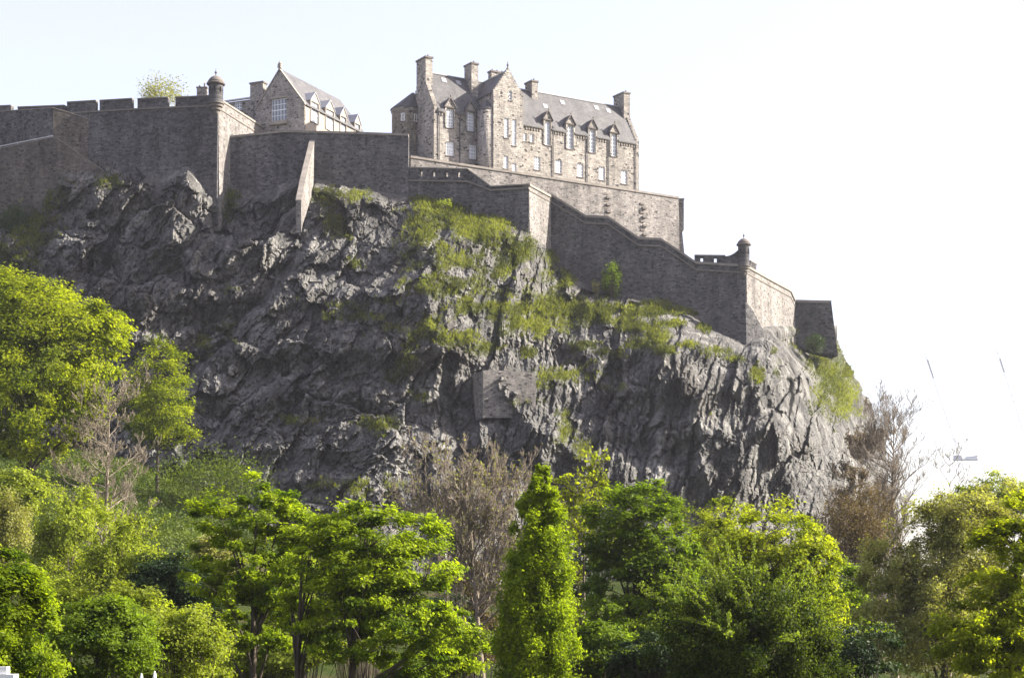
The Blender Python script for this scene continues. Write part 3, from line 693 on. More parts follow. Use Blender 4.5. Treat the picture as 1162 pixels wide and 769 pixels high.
def dome_turret(c, rad, hb, label, chim=False):
    """round sentry turret: corbelled foot, body with slits, ogee dome, finial; c = centre at the level of the corbel top"""
    root = tag(empty('sentry_turret', c), label, 'turret')
    r = rad; mb = MB()
    mb.lathe([(.12 * r, -1.7 * r), (.35 * r, -1.35 * r), (.42 * r, -1.1 * r), (.66 * r, -.95 * r), (.70 * r, -.62 * r), (.92 * r, -.5 * r), (.95 * r, -.2 * r), (1.12 * r, -.12 * r), (1.12 * r, -.002)], 24)
    mb.build('corbel', M['dressed_dark'], root)
    mb = MB(); mb.lathe([(r, 0), (r, hb * .55)], 24); mb.build('turret_body', M['rampart'], root)
    mb = MB()
    n = 8
    for i in range(n):
        a0 = 2 * math.pi * (i + .16) / n; a1 = 2 * math.pi * (i + .84) / n
        ring = lambda rr, z: [(rr * math.cos(a), rr * math.sin(a), z) for a in (a0, (a0 + a1) / 2, a1)]
        mb.hull(ring(r, hb * .55 + .002) + ring(r * .75, hb * .55 + .002)[::-1], ring(r, hb * .82) + ring(r * .75, hb * .82)[::-1])
    mb.build('window_piers', M['rampart'], root)
    mb = MB(); mb.lathe([(.72 * r, hb * .55 + .01), (.72 * r, hb * .82)], 16); mb.build('shade_core', M['pipe'], root)  # solid drum, its dark colour stands for the shade inside the turret
    mb = MB(); mb.lathe([(r, hb * .82 + .002), (r, hb)], 24); mb.build('turret_head', M['rampart'], root)
    mb = MB(); mb.lathe([(1.24 * r, hb + .002), (1.30 * r, hb + .15 * r), (1.22 * r, hb + .26 * r)], 24); mb.build('cornice', M['dressed_dark'], root)
    mb = MB(); H = 1.0 * r
    mb.lathe([(1.14 * r, hb + .262 * r), (1.06 * r, hb + .26 * r + .28 * H), (.86 * r, hb + .26 * r + .56 * H), (.58 * r, hb + .26 * r + .80 * H), (.24 * r, hb + .26 * r + .97 * H), (.1 * r, hb + .26 * r + 1.02 * H)], 24)
    mb.build('dome', M['dressed_dark'], root, True)
    z = hb + .26 * r + 1.02 * H
    mb = MB(); mb.lathe([(.08 * r, z + .002), (.07 * r, z + .25 * r), (.2 * r, z + .38 * r), (.16 * r, z + .52 * r), (.05 * r, z + .6 * r), (.03 * r, z + .95 * r)], 10); mb.build('finial', M['dressed_dark'], root)
c1 = Vector(W(245, 117.5, 335.2)); dome_turret(c1, 1.32, 3.35, 'larger domed sentry turret at the corner of the tall left curtain wall')
c2 = Vector(W(844, 302, 336.0)); dome_turret(c2, 1.05, 3.75, 'lower domed sentry turret on the right, beside the swept parapet')

# ---------------------------------------------------------------- buildings
def window(parent, to3, x0, x1, z0, z1, nx=2, nz=4, inset=.16, name='window', sill=True):
    """sash window set in a reveal: white frame and glazing bars, pane behind; to3(x, z, depth)"""
    mb = MB()
    def bar(a, b, c, d, d0=inset, d1=inset + .09):
        q = [to3(a, c, d0), to3(b, c, d0), to3(b, c, d1), to3(a, c, d1)]; t = [to3(a, d, d0), to3(b, d, d0), to3(b, d, d1), to3(a, d, d1)]
        mb.hull(q, t)
    fw = .12
    bar(x0, x0 + fw, z0, z1); bar(x1 - fw, x1, z0, z1); bar(x0 + fw, x1 - fw, z0, z0 + fw); bar(x0 + fw, x1 - fw, z1 - fw, z1)
    for i in range(1, nx):
        c = x0 + (x1 - x0) * i / nx; bar(c - .05, c + .05, z0 + fw, z1 - fw, inset + .01, inset + .08)
    for i in range(1, nz):
        c = z0 + (z1 - z0) * i / nz; w = .075 if i == nz // 2 else .04; bar(x0 + fw, x1 - fw, c - w, c + w, inset + .015, inset + .085)
    w = mb.build(name, M['white'], parent)
    mb = MB(); mb.poly([to3(x0 + .02, z0 + .02, inset + .06), to3(x1 - .02, z0 + .02, inset + .06), to3(x1 - .02, z1 - .02, inset + .06), to3(x0 + .02, z1 - .02, inset + .06)]); mb.build('pane', M['pane'], w)
    if sill:
        mb = MB(); s = .14
        q = [to3(x0 - s, z0 - .22, -.12), to3(x1 + s, z0 - .22, -.12), to3(x1 + s, z0 - .22, -.004), to3(x0 - s, z0 - .22, -.004)]
        mb.hull(q, [k + Vector((0, 0, .2)) for k in q]); mb.build('sill', M['dressed_dark'], w)
    return w
def facade(mb, x0, x1, z0, ztop, openings, to3, thick=.5, back=False, steps=None):
    """wall plane with openings; steps: (xc, half, zbase, zapex, n) makes a crow-stepped gable above zbase"""
    xs = {x0, x1}; zs = {z0, ztop}
    for (a, b, c, d) in openings: xs |= {a, b}; zs |= {c, d}
    prof = lambda x: ztop
    if steps:
        xc, half, zb, za, n = steps; tread = half / (n + .5)
        for i in range(n + 1):
            xs |= {xc - half + tread * i, xc + half - tread * i}; zs.add(zb + (za - zb) * (i + 1) / (n + 1))
        def prof(x):
            k = int((half - abs(x - xc)) / tread + 1e-6); return zb + (za - zb) * (min(k, n) + 1) / (n + 1)
    xs = sorted(xs); zs = sorted(zs)
    ins = lambda x, z: z < prof(x) and not any(a < x < b and c < z < d for (a, b, c, d) in openings)
    mb.grid(xs, zs, ins, to3, thick, back)
def chimney(root, x0, x1, y0, y1, z0, z1, pots=3, mat='house'):
    mb = MB(); mb.box(x0, x1, y0, y1, z0, z1); c = mb.build('chimney', M[mat], root)
    mb = MB(); mb.box(x0 - .15, x1 + .15, y0 - .15, y1 + .15, z1 + .003, z1 + .32); mb.build('chimney_cap', M['dressed_dark'], c)
    lx, ly = x1 - x0, y1 - y0
    for i in range(pots):
        t = (i + .5) / pots; p = (x0 + lx * t, (y0 + y1) / 2) if lx > ly else ((x0 + x1) / 2, y0 + ly * t)
        mb = MB(); mb.lathe([(.17, z1 + .323), (.15, z1 + .75)], 8, p); mb.build('chimney_pot', M['dressed_dark'], c)

def hospital():
    ex, ey = .8537, .5208; O = Vector((25.8, 376.0))
    zb = 102.0; base = Vector((O.x, O.y, zb)); rz = math.atan2(ey, ex)
    root = empty('castle_building', base, rz); tag(root, 'large stone building with crow stepped gables, slate roofs and dormers on the summit', 'building')
    def inv(px, py, v=0.0):                      # picture measurement -> facade coordinates on the plane y = v
        k = (px - HX) / F; ox, oy = O.x - ey * v, O.y + ex * v
        u = (k * oy - ox) / (ex - k * ey); Y = oy + ey * u
        return u, ZC + (HY - py) / F * Y - zb
    def invu(px, py, u):                         # ... on the end plane x = u: returns depth and height
        k = (px - HX) / F; ox, oy = O.x + ex * u, O.y + ey * u
        v = (k * oy - ox) / (-ey - k * ex); Y = oy + ex * v
        return v, ZC + (HY - py) / F * Y - zb
    A = lambda X, Y: (560 + X / 5.128, 70 + Y / 5.128)
    B = lambda X, Y: (420 + X / 5.128, 50 + Y / 5.128)
    U0, UM, U1 = -47.6, -32.0, 0.0; DP = 10.0
    EV = inv(*A(400, 396))[1]; RG = EV + 8.0; ZB = -6.0; G = .4
    def rect(f, X0, X1, Y0, Y1, v=0.0):
        xa, za = inv(*f(X0, (Y0 + Y1) / 2), v); xb, _ = inv(*f(X1, (Y0 + Y1) / 2), v)
        zt = inv(*f((X0 + X1) / 2, Y0), v)[1]; zl = inv(*f((X0 + X1) / 2, Y1), v)[1]
        return (xa, xb, zl, zt)
    t0 = lambda x, z, d: Vector((x, d, z))
    upper = [rect(A, *q) for q in ((297,330,347,485),(427,463,372,507),(556,591,396,528),(683,716,422,550))] + [rect(B, *q) for q in ((442,484,377,487),(562,603,399,507))]
    lower = [rect(A, *q) for q in ((237,272,552,628),(361,397,572,648),(487,523,592,670),(613,648,612,688),(742,778,633,710))] + [rect(B, *q) for q in ((443,487,570,650),(575,617,588,670))]
    small = [rect(A, 173,193,415,462), rect(A, 212,233,421,468)]
    # long front: openings of the upper windows run through the eaves into the dormer fronts
    cut = [(a, b, c, min(d, EV)) for (a, b, c, d) in upper] + lower + small
    mb = MB(); facade(mb, U0 + G, U1 - G, ZB, EV, cut, t0, .45)
    mb.poly([(U1 - G, DP, ZB), (U0 + G, DP, ZB), (U0 + G, DP, EV), (U1 - G, DP, EV)])
    mb.build('front_wall', M['house'], root)
    for (a, b, c, d) in lower: window(root, t0, a, b, c, d, 3, 4)
    for (a, b, c, d) in small: window(root, t0, a, b, c, d, 2, 2)
    # gable ends (crow stepped), thickness runs inwards
    gl = [invu(*B(*q), U0) for q in ((255, 455), (272, 507), (253, 582), (270, 648), (263, 262), (275, 290))]
    go = [(min(gl[i][0], gl[i + 1][0]), max(gl[i][0], gl[i + 1][0]), gl[i + 1][1], gl[i][1]) for i in (0, 2, 4)]
    tl = lambda x, z, d: Vector((U0 + d, DP - x, z))          # left end, seen from outside
    gol = [(DP - b, DP - a, c, d) for (a, b, c, d) in go]
    mb = MB(); facade(mb, -.003, DP + .003, ZB, RG + .9, gol, tl, .8, True, (DP / 2, DP / 2 + .003, EV + .1, RG + .9, 13)); mb.build('gable_wall', M['house'], root)
    for (a, b, c, d) in gol: window(root, tl, a, b, c, d, 2, 3, .2)
    tr = lambda x, z, d: Vector((U1 - d, x, z))
    mb = MB(); facade(mb, -.003, DP + .003, ZB, RG + .9, [], tr, .8, True, (DP / 2, DP / 2 + .003, EV + .1, RG + .9, 13)); mb.build('gable_wall', M['house'], root)
    # main roof: two slopes between the gables
    mb = MB(); o = .35
    for x0, x1 in ((U0 + .81, U1 - .81),):
        s = (RG - EV) / (DP / 2)
        q0 = .75; mb.poly([(x0, q0, EV + q0 * s + .25), (x1, q0, EV + q0 * s + .25), (x1, DP / 2, RG + .25), (x0, DP / 2, RG + .25)])
        cuts = sorted([((p + q) / 2 - (q - p) / 2 - .30, (p + q) / 2 + (q - p) / 2 + .30) for (p, q, _, _) in upper]); xx = x0
        for (ca, cb) in cuts + [(x1, x1)]:
            mb.poly([(xx, -o, EV - o * s + .25), (ca, -o, EV - o * s + .25), (ca, q0, EV + q0 * s + .25), (xx, q0, EV + q0 * s + .25)])
            mb.poly([(xx, -o, EV - o * s), (ca, -o, EV - o * s), (ca, -o, EV - o * s + .25), (xx, -o, EV - o * s + .25)]); xx = cb
        mb.poly([(x1, DP + o, EV - o * s + .25), (x0, DP + o, EV - o * s + .25), (x0, DP / 2, RG + .25), (x1, DP / 2, RG + .25)])
    roof = mb.build('roof', M['slate'], root)
    mb = MB(); mb.box(U0 + .82, U1 - .82, DP / 2 - .18, DP / 2 + .18, RG + .18, RG + .36); mb.build('ridge_tile', M['lead'], roof)
    for (f, X, Y) in ((B, 430, 213), (B, 515, 228), (A, 402, 240), (A, 303, 262), (A, 600, 270), (A, 670, 288)):
        # skylights lie on the front slope: solve along the sight line
        px, py = f(X, Y); best = None
        for i in range(201):
            v = DP / 2 * i / 200; u, z = inv(px, py, v); e = abs(z - (EV + v * (RG - EV) / (DP / 2) + .27))
            if best is None or e < best[0]: best = (e, u, v)
        u, v = best[1], best[2]; s = (RG - EV) / (DP / 2); zz = lambda vv: EV + vv * s + .30
        mb = MB(); mb.hull([(u - .38, v - .25, zz(v - .25)), (u + .5, v - .3, zz(v - .3)), (u + .5, v + .3, zz(v + .3)), (u - .5, v + .3, zz(v + .3))],
                           [(u - .5, v - .3, zz(v - .3) + .08), (u + .5, v - .3, zz(v - .3) + .08), (u + .5, v + .3, zz(v + .3) + .08), (u - .5, v + .3, zz(v + .3) + .08)]); mb.build('skylight', M['lead'], roof)
    # corbel table under the eaves
    gaps = sorted([((p + q) / 2 - (q - p) / 2 - .36, (p + q) / 2 + (q - p) / 2 + .36) for (p, q, _, _) in upper] + [(-38.2, -27.2)]); x = U0 + .9
    for (ga, gb) in gaps + [(U1 - .05, U1)]:
        mb = MB(); mb.box(x, ga, -.16, -.004, EV - .62, EV - .42); xx = x + .1
        while xx + .3 < ga: mb.box(xx, xx + .26, -.15, -.004, EV - 1.15, EV - .623); xx += .62
        x = gb; mb.build('corbel_table', M['dressed'], root)
    # dormers
    s = (RG - EV) / (DP / 2)
    for (a, b, c, d) in upper:
        m = (a + b) / 2; h = (b - a) / 2 + .32; zt = d + .28; za = zt + 1.55
        mb = MB(); facade(mb, m - h, m + h, EV - .55, zt, [(a, b, c, d)], lambda x, z, q: Vector((x, q - .20, z)), .6, True)
        yb = (zt - EV) / s + .3
        mb.poly([(m - h, -.2, zt), (m + h, -.2, zt), (m, -.2, za)])
        mb.poly([(m + h, .4, EV - .5), (m + h, yb, EV - .5), (m + h, yb, zt), (m + h, .4, zt)]); mb.poly([(m - h, yb, EV - .5), (m - h, .4, EV - .5), (m - h, .4, zt), (m - h, yb, zt)])
        dm = mb.build('dormer', M['house'], root)
        mb = MB(); yr = (za - EV) / s
        for sg in (-1, 1):
            q = [(m + sg * (h + .18), -.34, zt - .25), (m, -.34, za + .05), (m, yr, za + .05), (m + sg * (h + .18), yb, zt - .25)]
            mb.hull(q, [Vector(k) + Vector((0, 0, .16)) for k in q])
        mb.build('dormer_roof', M['slate'], dm)
        mb = MB()
        for sg in (-1, 1):
            q = [(m + sg * (h + .2), -.46, zt - .18), (m + sg * (h + .2), -.36, zt - .18), (m, -.36, za + .14), (m, -.46, za + .14)]
            mb.hull(q, [Vector(k) + Vector((0, 0, .24)) for k in q])
        mb.box(m - h - .1, m + h + .1, -.32, -.204, zt - .12, zt + .06); mb.lathe([(.09, za + .3), (.14, za + .55), (.03, za + .8)], 8, (m, -.4)); mb.build('pediment', M['dressed_dark'], dm)
        window(dm, t0, a, b, c, d, 3, 6, .12)
    # gable tower standing forward
    TV = -3.73; ta, _ = inv(560, 130, TV); tb, _ = inv(594, 130, TV); tm = (ta + tb) / 2; th = (tb - ta) / 2
    TE = inv(560, 104, TV)[1]; TA = inv(578, 77, TV)[1]
    tw = [rect(A, *q, TV) for q in ((62,88,328,442),(108,133,336,488),(60,85,548,622),(108,133,592,645))]; ts = rect(A, 90, 107, 168, 225, TV)
    tf = lambda x, z, d: Vector((x, TV + d, z))
    mb = MB(); facade(mb, ta, tb, ZB, TA, tw + [ts], tf, .6, True, (tm, th, TE, TA, 10))
    mb.poly([(ta, DP / 2, ZB), (ta, TV + .6, ZB), (ta, TV + .6, TE), (ta, DP / 2, TE)]); mb.poly([(tb, TV + .6, ZB), (tb, DP / 2, ZB), (tb, DP / 2, TE), (tb, TV + .6, TE)])
    tower = mb.build('tower_wall', M['house'], root)
    for q in tw: window(root, tf, *q, 2, 6 if q[3] - q[2] > 3 else 4)
    window(root, tf, *ts, 1, 3)
    mb = MB()
    for sg in (-1, 1):
        q = [(tm + sg * (th + .2), TV + .61, TE - .2), (tm, TV + .61, TA - .75), (tm, DP / 2 + 1, TA - .75), (tm + sg * (th + .2), DP / 2 + 1, TE - .2)]
        mb.hull(q, [Vector(k) + Vector((0, 0, .2)) for k in q])
    tr_ = mb.build('roof', M['slate'], root)
    mb = MB(); mb.box(tm - .14, tm + .14, TV + .62, DP / 2 + 1, TA - .5, TA - .34); mb.build('ridge_tile', M['lead'], tr_)
    mb = MB(); mb.lathe([(.18, TA + .003), (.12, TA + .3), (.26, TA + .55), (.1, TA + .8), (.03, TA + 1.3)], 8, (tm, TV + .3)); mb.build('finial', M['dressed_dark'], root)
    # quarter-round stair turret filling the corner left of the tower, and quoin strip on its right edge
    mb = MB(); zt = inv(552, 126, -1.5)[1]
    mb.lathe([(1.9, ZB), (1.9, zt)], 20, (ta - .2, TV + 2.1)); mb.build('corner_turret', M['house'], root, True)
    mb = MB(); mb.lathe([(2.05, zt + .003), (.1, zt + 2.0)], 20, (ta - .2, TV + 2.1)); mb.build('turret_roof', M['slate'], root)
    # round caphouse at the left end
    cv, cz = invu(449, 132, U0); 
    cx, cy = U0 - 1.1, DP - .9
    mb = MB(); ztop = invu(455, 132.5, U0)[1]; mb.lathe([(2.75, ZB), (2.75, ztop - .6), (2.92, ztop - .5), (2.92, ztop)], 24, (cx, cy)); mb.build('round_turret', M['house'], root, True)
    mb = MB(); ring = lambda r, z, dx, dy: [(cx + dx + r * math.cos(2 * math.pi * i / 20), cy + dy + r * math.sin(2 * math.pi * i / 20), z) for i in range(20)]
    mb.hull(ring(3.1, ztop + .003, 0, 0), ring(3.05, ztop + .15, 0, 0)); mb.hull(ring(3.05, ztop + .152, 0, 0), ring(.3, ztop + 3.3, 1.0, -1.0)); mb.build('turret_roof', M['slate'], root)
    tt = lambda a0: (lambda x, z, d: Vector((cx + (2.77 - d) * math.sin(a0 + x / 2.75), cy - (2.77 - d) * math.cos(a0 + x / 2.75), z)))
    for ang in (-.72, .25): window(root, tt(ang), -.35, .35, ztop - 2.7, ztop - 1.2, 2, 2, .02)
    # chimneys
    def chx(f, X0, X1, v): return inv(*f(X0, 0), v)[0], inv(*f(X1, 0), v)[0]
    ztp = lambda px, py, v: inv(px, py, v)[1]
    c0 = U0; chimney(root, c0 - .003, c0 + 1.5, 3.2, 6.9, RG - 3.0, ztp(472, 67, 5), 4)
    x0 = inv(531, 100, 4)[0]; chimney(root, x0, x0 + 1.5, 2.6, 5.4, EV + 1, ztp(539, 76, 4), 3)
    x0 = inv(556, 90, 9)[0]; chimney(root, x0, x0 + 4.5, 8.4, 9.7, EV, ztp(562, 83.5, 9), 4)
    x0 = inv(600, 100, 5)[0]; chimney(root, x0, x0 + 1.4, 3.8, 6.4, RG - 2.5, ztp(604, 95, 5), 3)
    chimney(root, -1.5, .003, 3.2, 6.9, RG - 3.0, ztp(701, 108, 5), 4)
    # drain pipes
    for (f, X, Y0, Y1) in ((A, 345, 385, 690), (A, 543, 430, 712), (A, 668, 455, 732), (A, 826, 490, 755), (B, 400, 385, 680), (B, 520, 405, 700), (B, 632, 500, 715)):
        u, z1 = inv(*f(X, Y0)); _, z0 = inv(*f(X, Y1)); mb = MB(); mb.tube([(u, -.16, z0 - 2), (u, -.16, z1)], .085, n=8); mb.box(u - .2, u + .2, -.3, -.02, z1, z1 + .3); mb.build('drain_pipe', M['pipe'], root)
hospital()

def left_block():
    # local x runs along the gable (left to right), y goes back along the ridge
    c = Vector((-39.5, 352.0)); ang = math.atan2(-.42, .9075); ex, ey = math.cos(ang), math.sin(ang)
    G = 11.0; zb = ZC + 91.0; O = c - Vector((ex, ey)) * G
    root = tag(empty('gabled_building', (O.x, O.y, zb), ang), 'smaller stone building with one tall gable window and a row of white dormers', 'building')
    def inv(px, py, v=0.0):
        k = (px - HX) / F; ox, oy = O.x - ey * v, O.y + ex * v
        u = (k * oy - ox) / (ex - k * ey); Y = oy + ey * u; return u, ZC + (HY - py) / F * Y - zb
    def invu(px, py, u):
        k = (px - HX) / F; ox, oy = O.x + ex * u, O.y + ey * u
        v = (k * oy - ox) / (-ey - k * ex); Y = oy + ex * v; return v, ZC + (HY - py) / F * Y - zb
    Z = lambda X, Y: (220 + X / 4.469, 60 + Y / 4.469)
    EV = ZC + 100.9 - zb; AP = ZC + 108.0 - zb; LEN = 23.0; ZB = -6
    xa, zt = inv(*Z(392, 238)); xb, zl = inv(*Z(470, 340))
    t0 = lambda x, z, d: Vector((x, d, z))
    mb = MB(); op = [(xa, xb, zl, zt)]; facade(mb, 0, G, ZB, EV, [(xa, xb, zl, min(zt, EV))], t0, .5)
    # gable triangle, cut round the head of the window
    n = 1
    if zt > EV:
        f = lambda z: (z - EV) / (AP - EV) * G / 2
        mb.poly([(0, 0, EV), (xa, 0, EV), (xa, 0, zt), (f(zt), 0, zt)]); mb.poly([(xb, 0, EV), (G, 0, EV), (G - f(zt), 0, zt), (xb, 0, zt)]); mb.poly([(f(zt), 0, zt), (G - f(zt), 0, zt), (G / 2, 0, AP)])
    else: mb.poly([(0, 0, EV), (G, 0, EV), (G / 2, 0, AP)])
    mb.poly([(0, LEN, ZB), (0, 0, ZB), (0, 0, EV), (0, LEN, EV)]); mb.poly([(G, LEN, ZB), (0, LEN, ZB), (0, LEN, EV), (G / 2, LEN, AP), (G, LEN, EV)])
    mb.build('gable_wall', M['house'], root)
    window(root, t0, xa, xb, zl, zt, 5, 4, .2)
    mb = MB(); mb.box(xa - .25, xb + .25, -.5, -.004, zl - .75, zl - .05); mb.build('window_apron', M['dressed'], root)
    mb = MB(); mb.box(xa - .3, xb + .3, -.12, -.004, zt + .05, zt + .4); mb.build('window_lintel', M['dressed'], root)
    mb = MB()
    for sg in (0, 1):
        x0 = -.15 if sg == 0 else G + .15
        q = [(x0, -.16, EV - .1), (x0, .45, EV - .1), (G / 2, .45, AP + .12), (G / 2, -.16, AP + .12)]
        mb.hull(q, [Vector(k) + Vector((0, 0, .3)) for k in q])
    mb.box(G / 2 - .35, G / 2 + .35, -.2, .5, AP + .42, AP + 1.1); mb.lathe([(.35, AP + 1.103), (.42, AP + 1.3), (.05, AP + 1.8)], 8, (G / 2, .15)); mb.build('gable_coping', M['dressed'], root)
    # long side, lit by the sun, with dormers
    side = lambda x, z, d: Vector((G - d, x, z))
    D = []
    for (X0, X1, Y0, Y1, gx, gy) in ((592, 630, 250, 380, 604, 205), (668, 707, 298, 405, 680, 253), (742, 770, 340, 405, 755, 298), (815, 840, 385, 405, 825, 345)):
        va, z1 = invu(*Z(X0, Y0), G); vb, z0 = invu(*Z(X1, Y1), G); D.append((va, vb, max(z0, .5), max(z1, EV + .3), invu(*Z(gx, gy), G)[1]))
    D = [(a, b, EV - 2.6, EV + 1.2, EV + 3.0) for (a, b, *_) in D]
    mb = MB(); facade(mb, .003, LEN, ZB, EV, [(a, b, c, EV) for (a, b, c, d, e) in D], side, .45); mb.build('side_wall', M['dressed'], root)
    s = (AP - EV) / (G / 2)
    mb = MB()
    for sg, x0 in ((-1, -.3), (1, G + .3)):
        q = [(x0, .46, EV - .3 * s + .2), (G / 2, .46, AP + .2), (G / 2, LEN, AP + .2), (x0, LEN, EV - .3 * s + .2)]
        mb.hull(q, [Vector(k) + Vector((0, 0, .15)) for k in q])
    roof = mb.build('roof', M['slate'], root)
    for (a, b, c, d, e) in D:
        m = (a + b) / 2; h = (b - a) / 2 + .25; xb_ = G - (e - EV) / s
        mb = MB(); facade(mb, m - h, m + h, EV - .1, d + .2, [(a, b, c, d)], lambda x, z, q: Vector((G + .16 - q, x, z)), .5, True)
        mb.poly([(G + .16, m - h, d + .2), (G + .16, m + h, d + .2), (G + .16, m, e)])
        xr = G - (d + .2 - EV) / s - .3
        for sg in (-1, 1): mb.poly([(G - .34, m + sg * h, EV), (xr, m + sg * h, EV), (xr, m + sg * h, d + .2), (G - .34, m + sg * h, d + .2)])
        dm = mb.build('dormer', M['dressed'], root)
        mb = MB()
        for sg in (-1, 1):
            q = [(G + .3, m + sg * (h + .15), d + .0), (xr, m + sg * (h + .15), d + .0), (xb_ - .3, m, e + .05), (G + .3, m, e + .05)]
            mb.hull(q, [Vector(k) + Vector((0, 0, .18)) for k in q])
        mb.build('dormer_roof', M['lead'], dm)
        window(dm, side, a, b, c, d, 3, 5, .08)
    # lower wing to the left
    xl = inv(254, 120)[0] - .5
    mb = MB(); wz = inv(270, 115, 2)[1]
    wa, wt = inv(*Z(205, 253), 2); wb, wl = inv(*Z(242, 290), 2)
    tw = lambda x, z, d: Vector((x, 2 + d, z)); facade(mb, xl - 3, -.4, ZB, wz, [(wa, wb, wl, wt)], tw, .45)
    mb.poly([(xl - 3, 10, ZB), (xl - 3, 2, ZB), (xl - 3, 2, wz), (xl - 3, 10, wz)])
    mb.build('wing_wall', M['house'], root); window(root, tw, wa, wb, wl, wt, 3, 3, .15)
    mb = MB(); q = [(xl - 3.2, 1.7, wz + .003), (-.003, 1.7, wz + .003), (-.003, 6, wz + 1.7), (xl - 3.2, 6, wz + 1.7)]; mb.hull(q, [Vector(k) + Vector((0, 0, .2)) for k in q]); mb.build('roof', M['slate'], root)
    a = inv(284.5, 100, 1.2)[0]; b_ = inv(299, 100, 1.2)[0]; chimney(root, a, b_, 1.0, 2.4, wz - 8, inv(290, 95.5, 1.2)[1], 0)
    u, z1 = inv(*Z(290, 255), .0); mb = MB(); mb.tube([(-.25, -.05, ZB + 4), (-.25, -.05, z1 - .5), (-1.2, .6, z1 + .6)], .1, n=8); mb.build('drain_pipe', M['pipe'], root)
left_block()
def lone_chimney():
    p = Vector(W(229.5, 119, 345)); root = tag(empty('chimney_stack', p), 'small dark chimney stack just left of the larger domed turret', 'chimney')
    mb = MB(); mb.box(-.95, .95, -.5, .5, -4, 3.0); mb.build('stack', M['house'], root)
    mb = MB(); mb.box(-1.05, 1.05, -.6, .6, 3.003, 3.2); mb.build('chimney_cap', M['dressed_dark'], root)
    for x in (-.5, .45):
        mb = MB(); mb.lathe([(.18, 3.203), (.16, 4.0 if x > 0 else 3.6)], 8, (x, 0)); mb.build('chimney_pot', M['dressed_dark'], root)
lone_chimney()
# ---------------------------------------------------------------- TREES
#TREES#
def tubes(P0, P1, r0, r1, n=4):
    """many separate tapered twigs at once"""
    P0 = np.asarray(P0, float); P1 = np.asarray(P1, float); m = len(P0)
    d = norm(P1 - P0); h = np.where(np.abs(d[:, 2:3]) > .9, np.array([[1., 0, 0]]), np.array([[0, 0, 1.]]))
    a = norm(np.cross(d, h)); b = np.cross(d, a); V = np.empty((m, 2 * n, 3))
    r0 = np.broadcast_to(np.asarray(r0, float), (m,)); r1 = np.broadcast_to(np.asarray(r1, float), (m,))
    for i in range(n):
        t = 2 * math.pi * i / n; e = a * math.cos(t) + b * math.sin(t)
        V[:, i] = P0 + e * r0[:, None]; V[:, n + i] = P1 + e * r1[:, None]
    k = np.arange(m)[:, None] * 2 * n
    Fc = np.concatenate([k + np.array([i, (i + 1) % n, n + (i + 1) % n, n + i])[None] for i in range(n)], 0)
    return V.reshape(-1, 3), Fc
def merge(parts):
    Vs, Fs, o = [], [], 0
    for V, Fc in parts: Vs.append(V); Fs.append(Fc + o); o += len(V)
    return np.concatenate(Vs), np.concatenate(Fs)
def curve_pts(a, b, sag, rng, n=6, wob=.04):
    a = np.array(a, float); b = np.array(b, float); L = np.linalg.norm(b - a); m = (a + b) / 2 + np.array([0, 0, sag * L]) + rng.normal(0, wob * L, 3)
    t = np.linspace(0, 1, n)[:, None]
    return (1 - t) ** 2 * a + 2 * t * (1 - t) * m + t * t * b
def chain(parts, pts, r0, r1, n=5):
    r = np.linspace(r0, r1, len(pts)); V, Fc = tubes(pts[:-1], pts[1:], r[:-1], r[1:], n); parts.append((V, Fc))

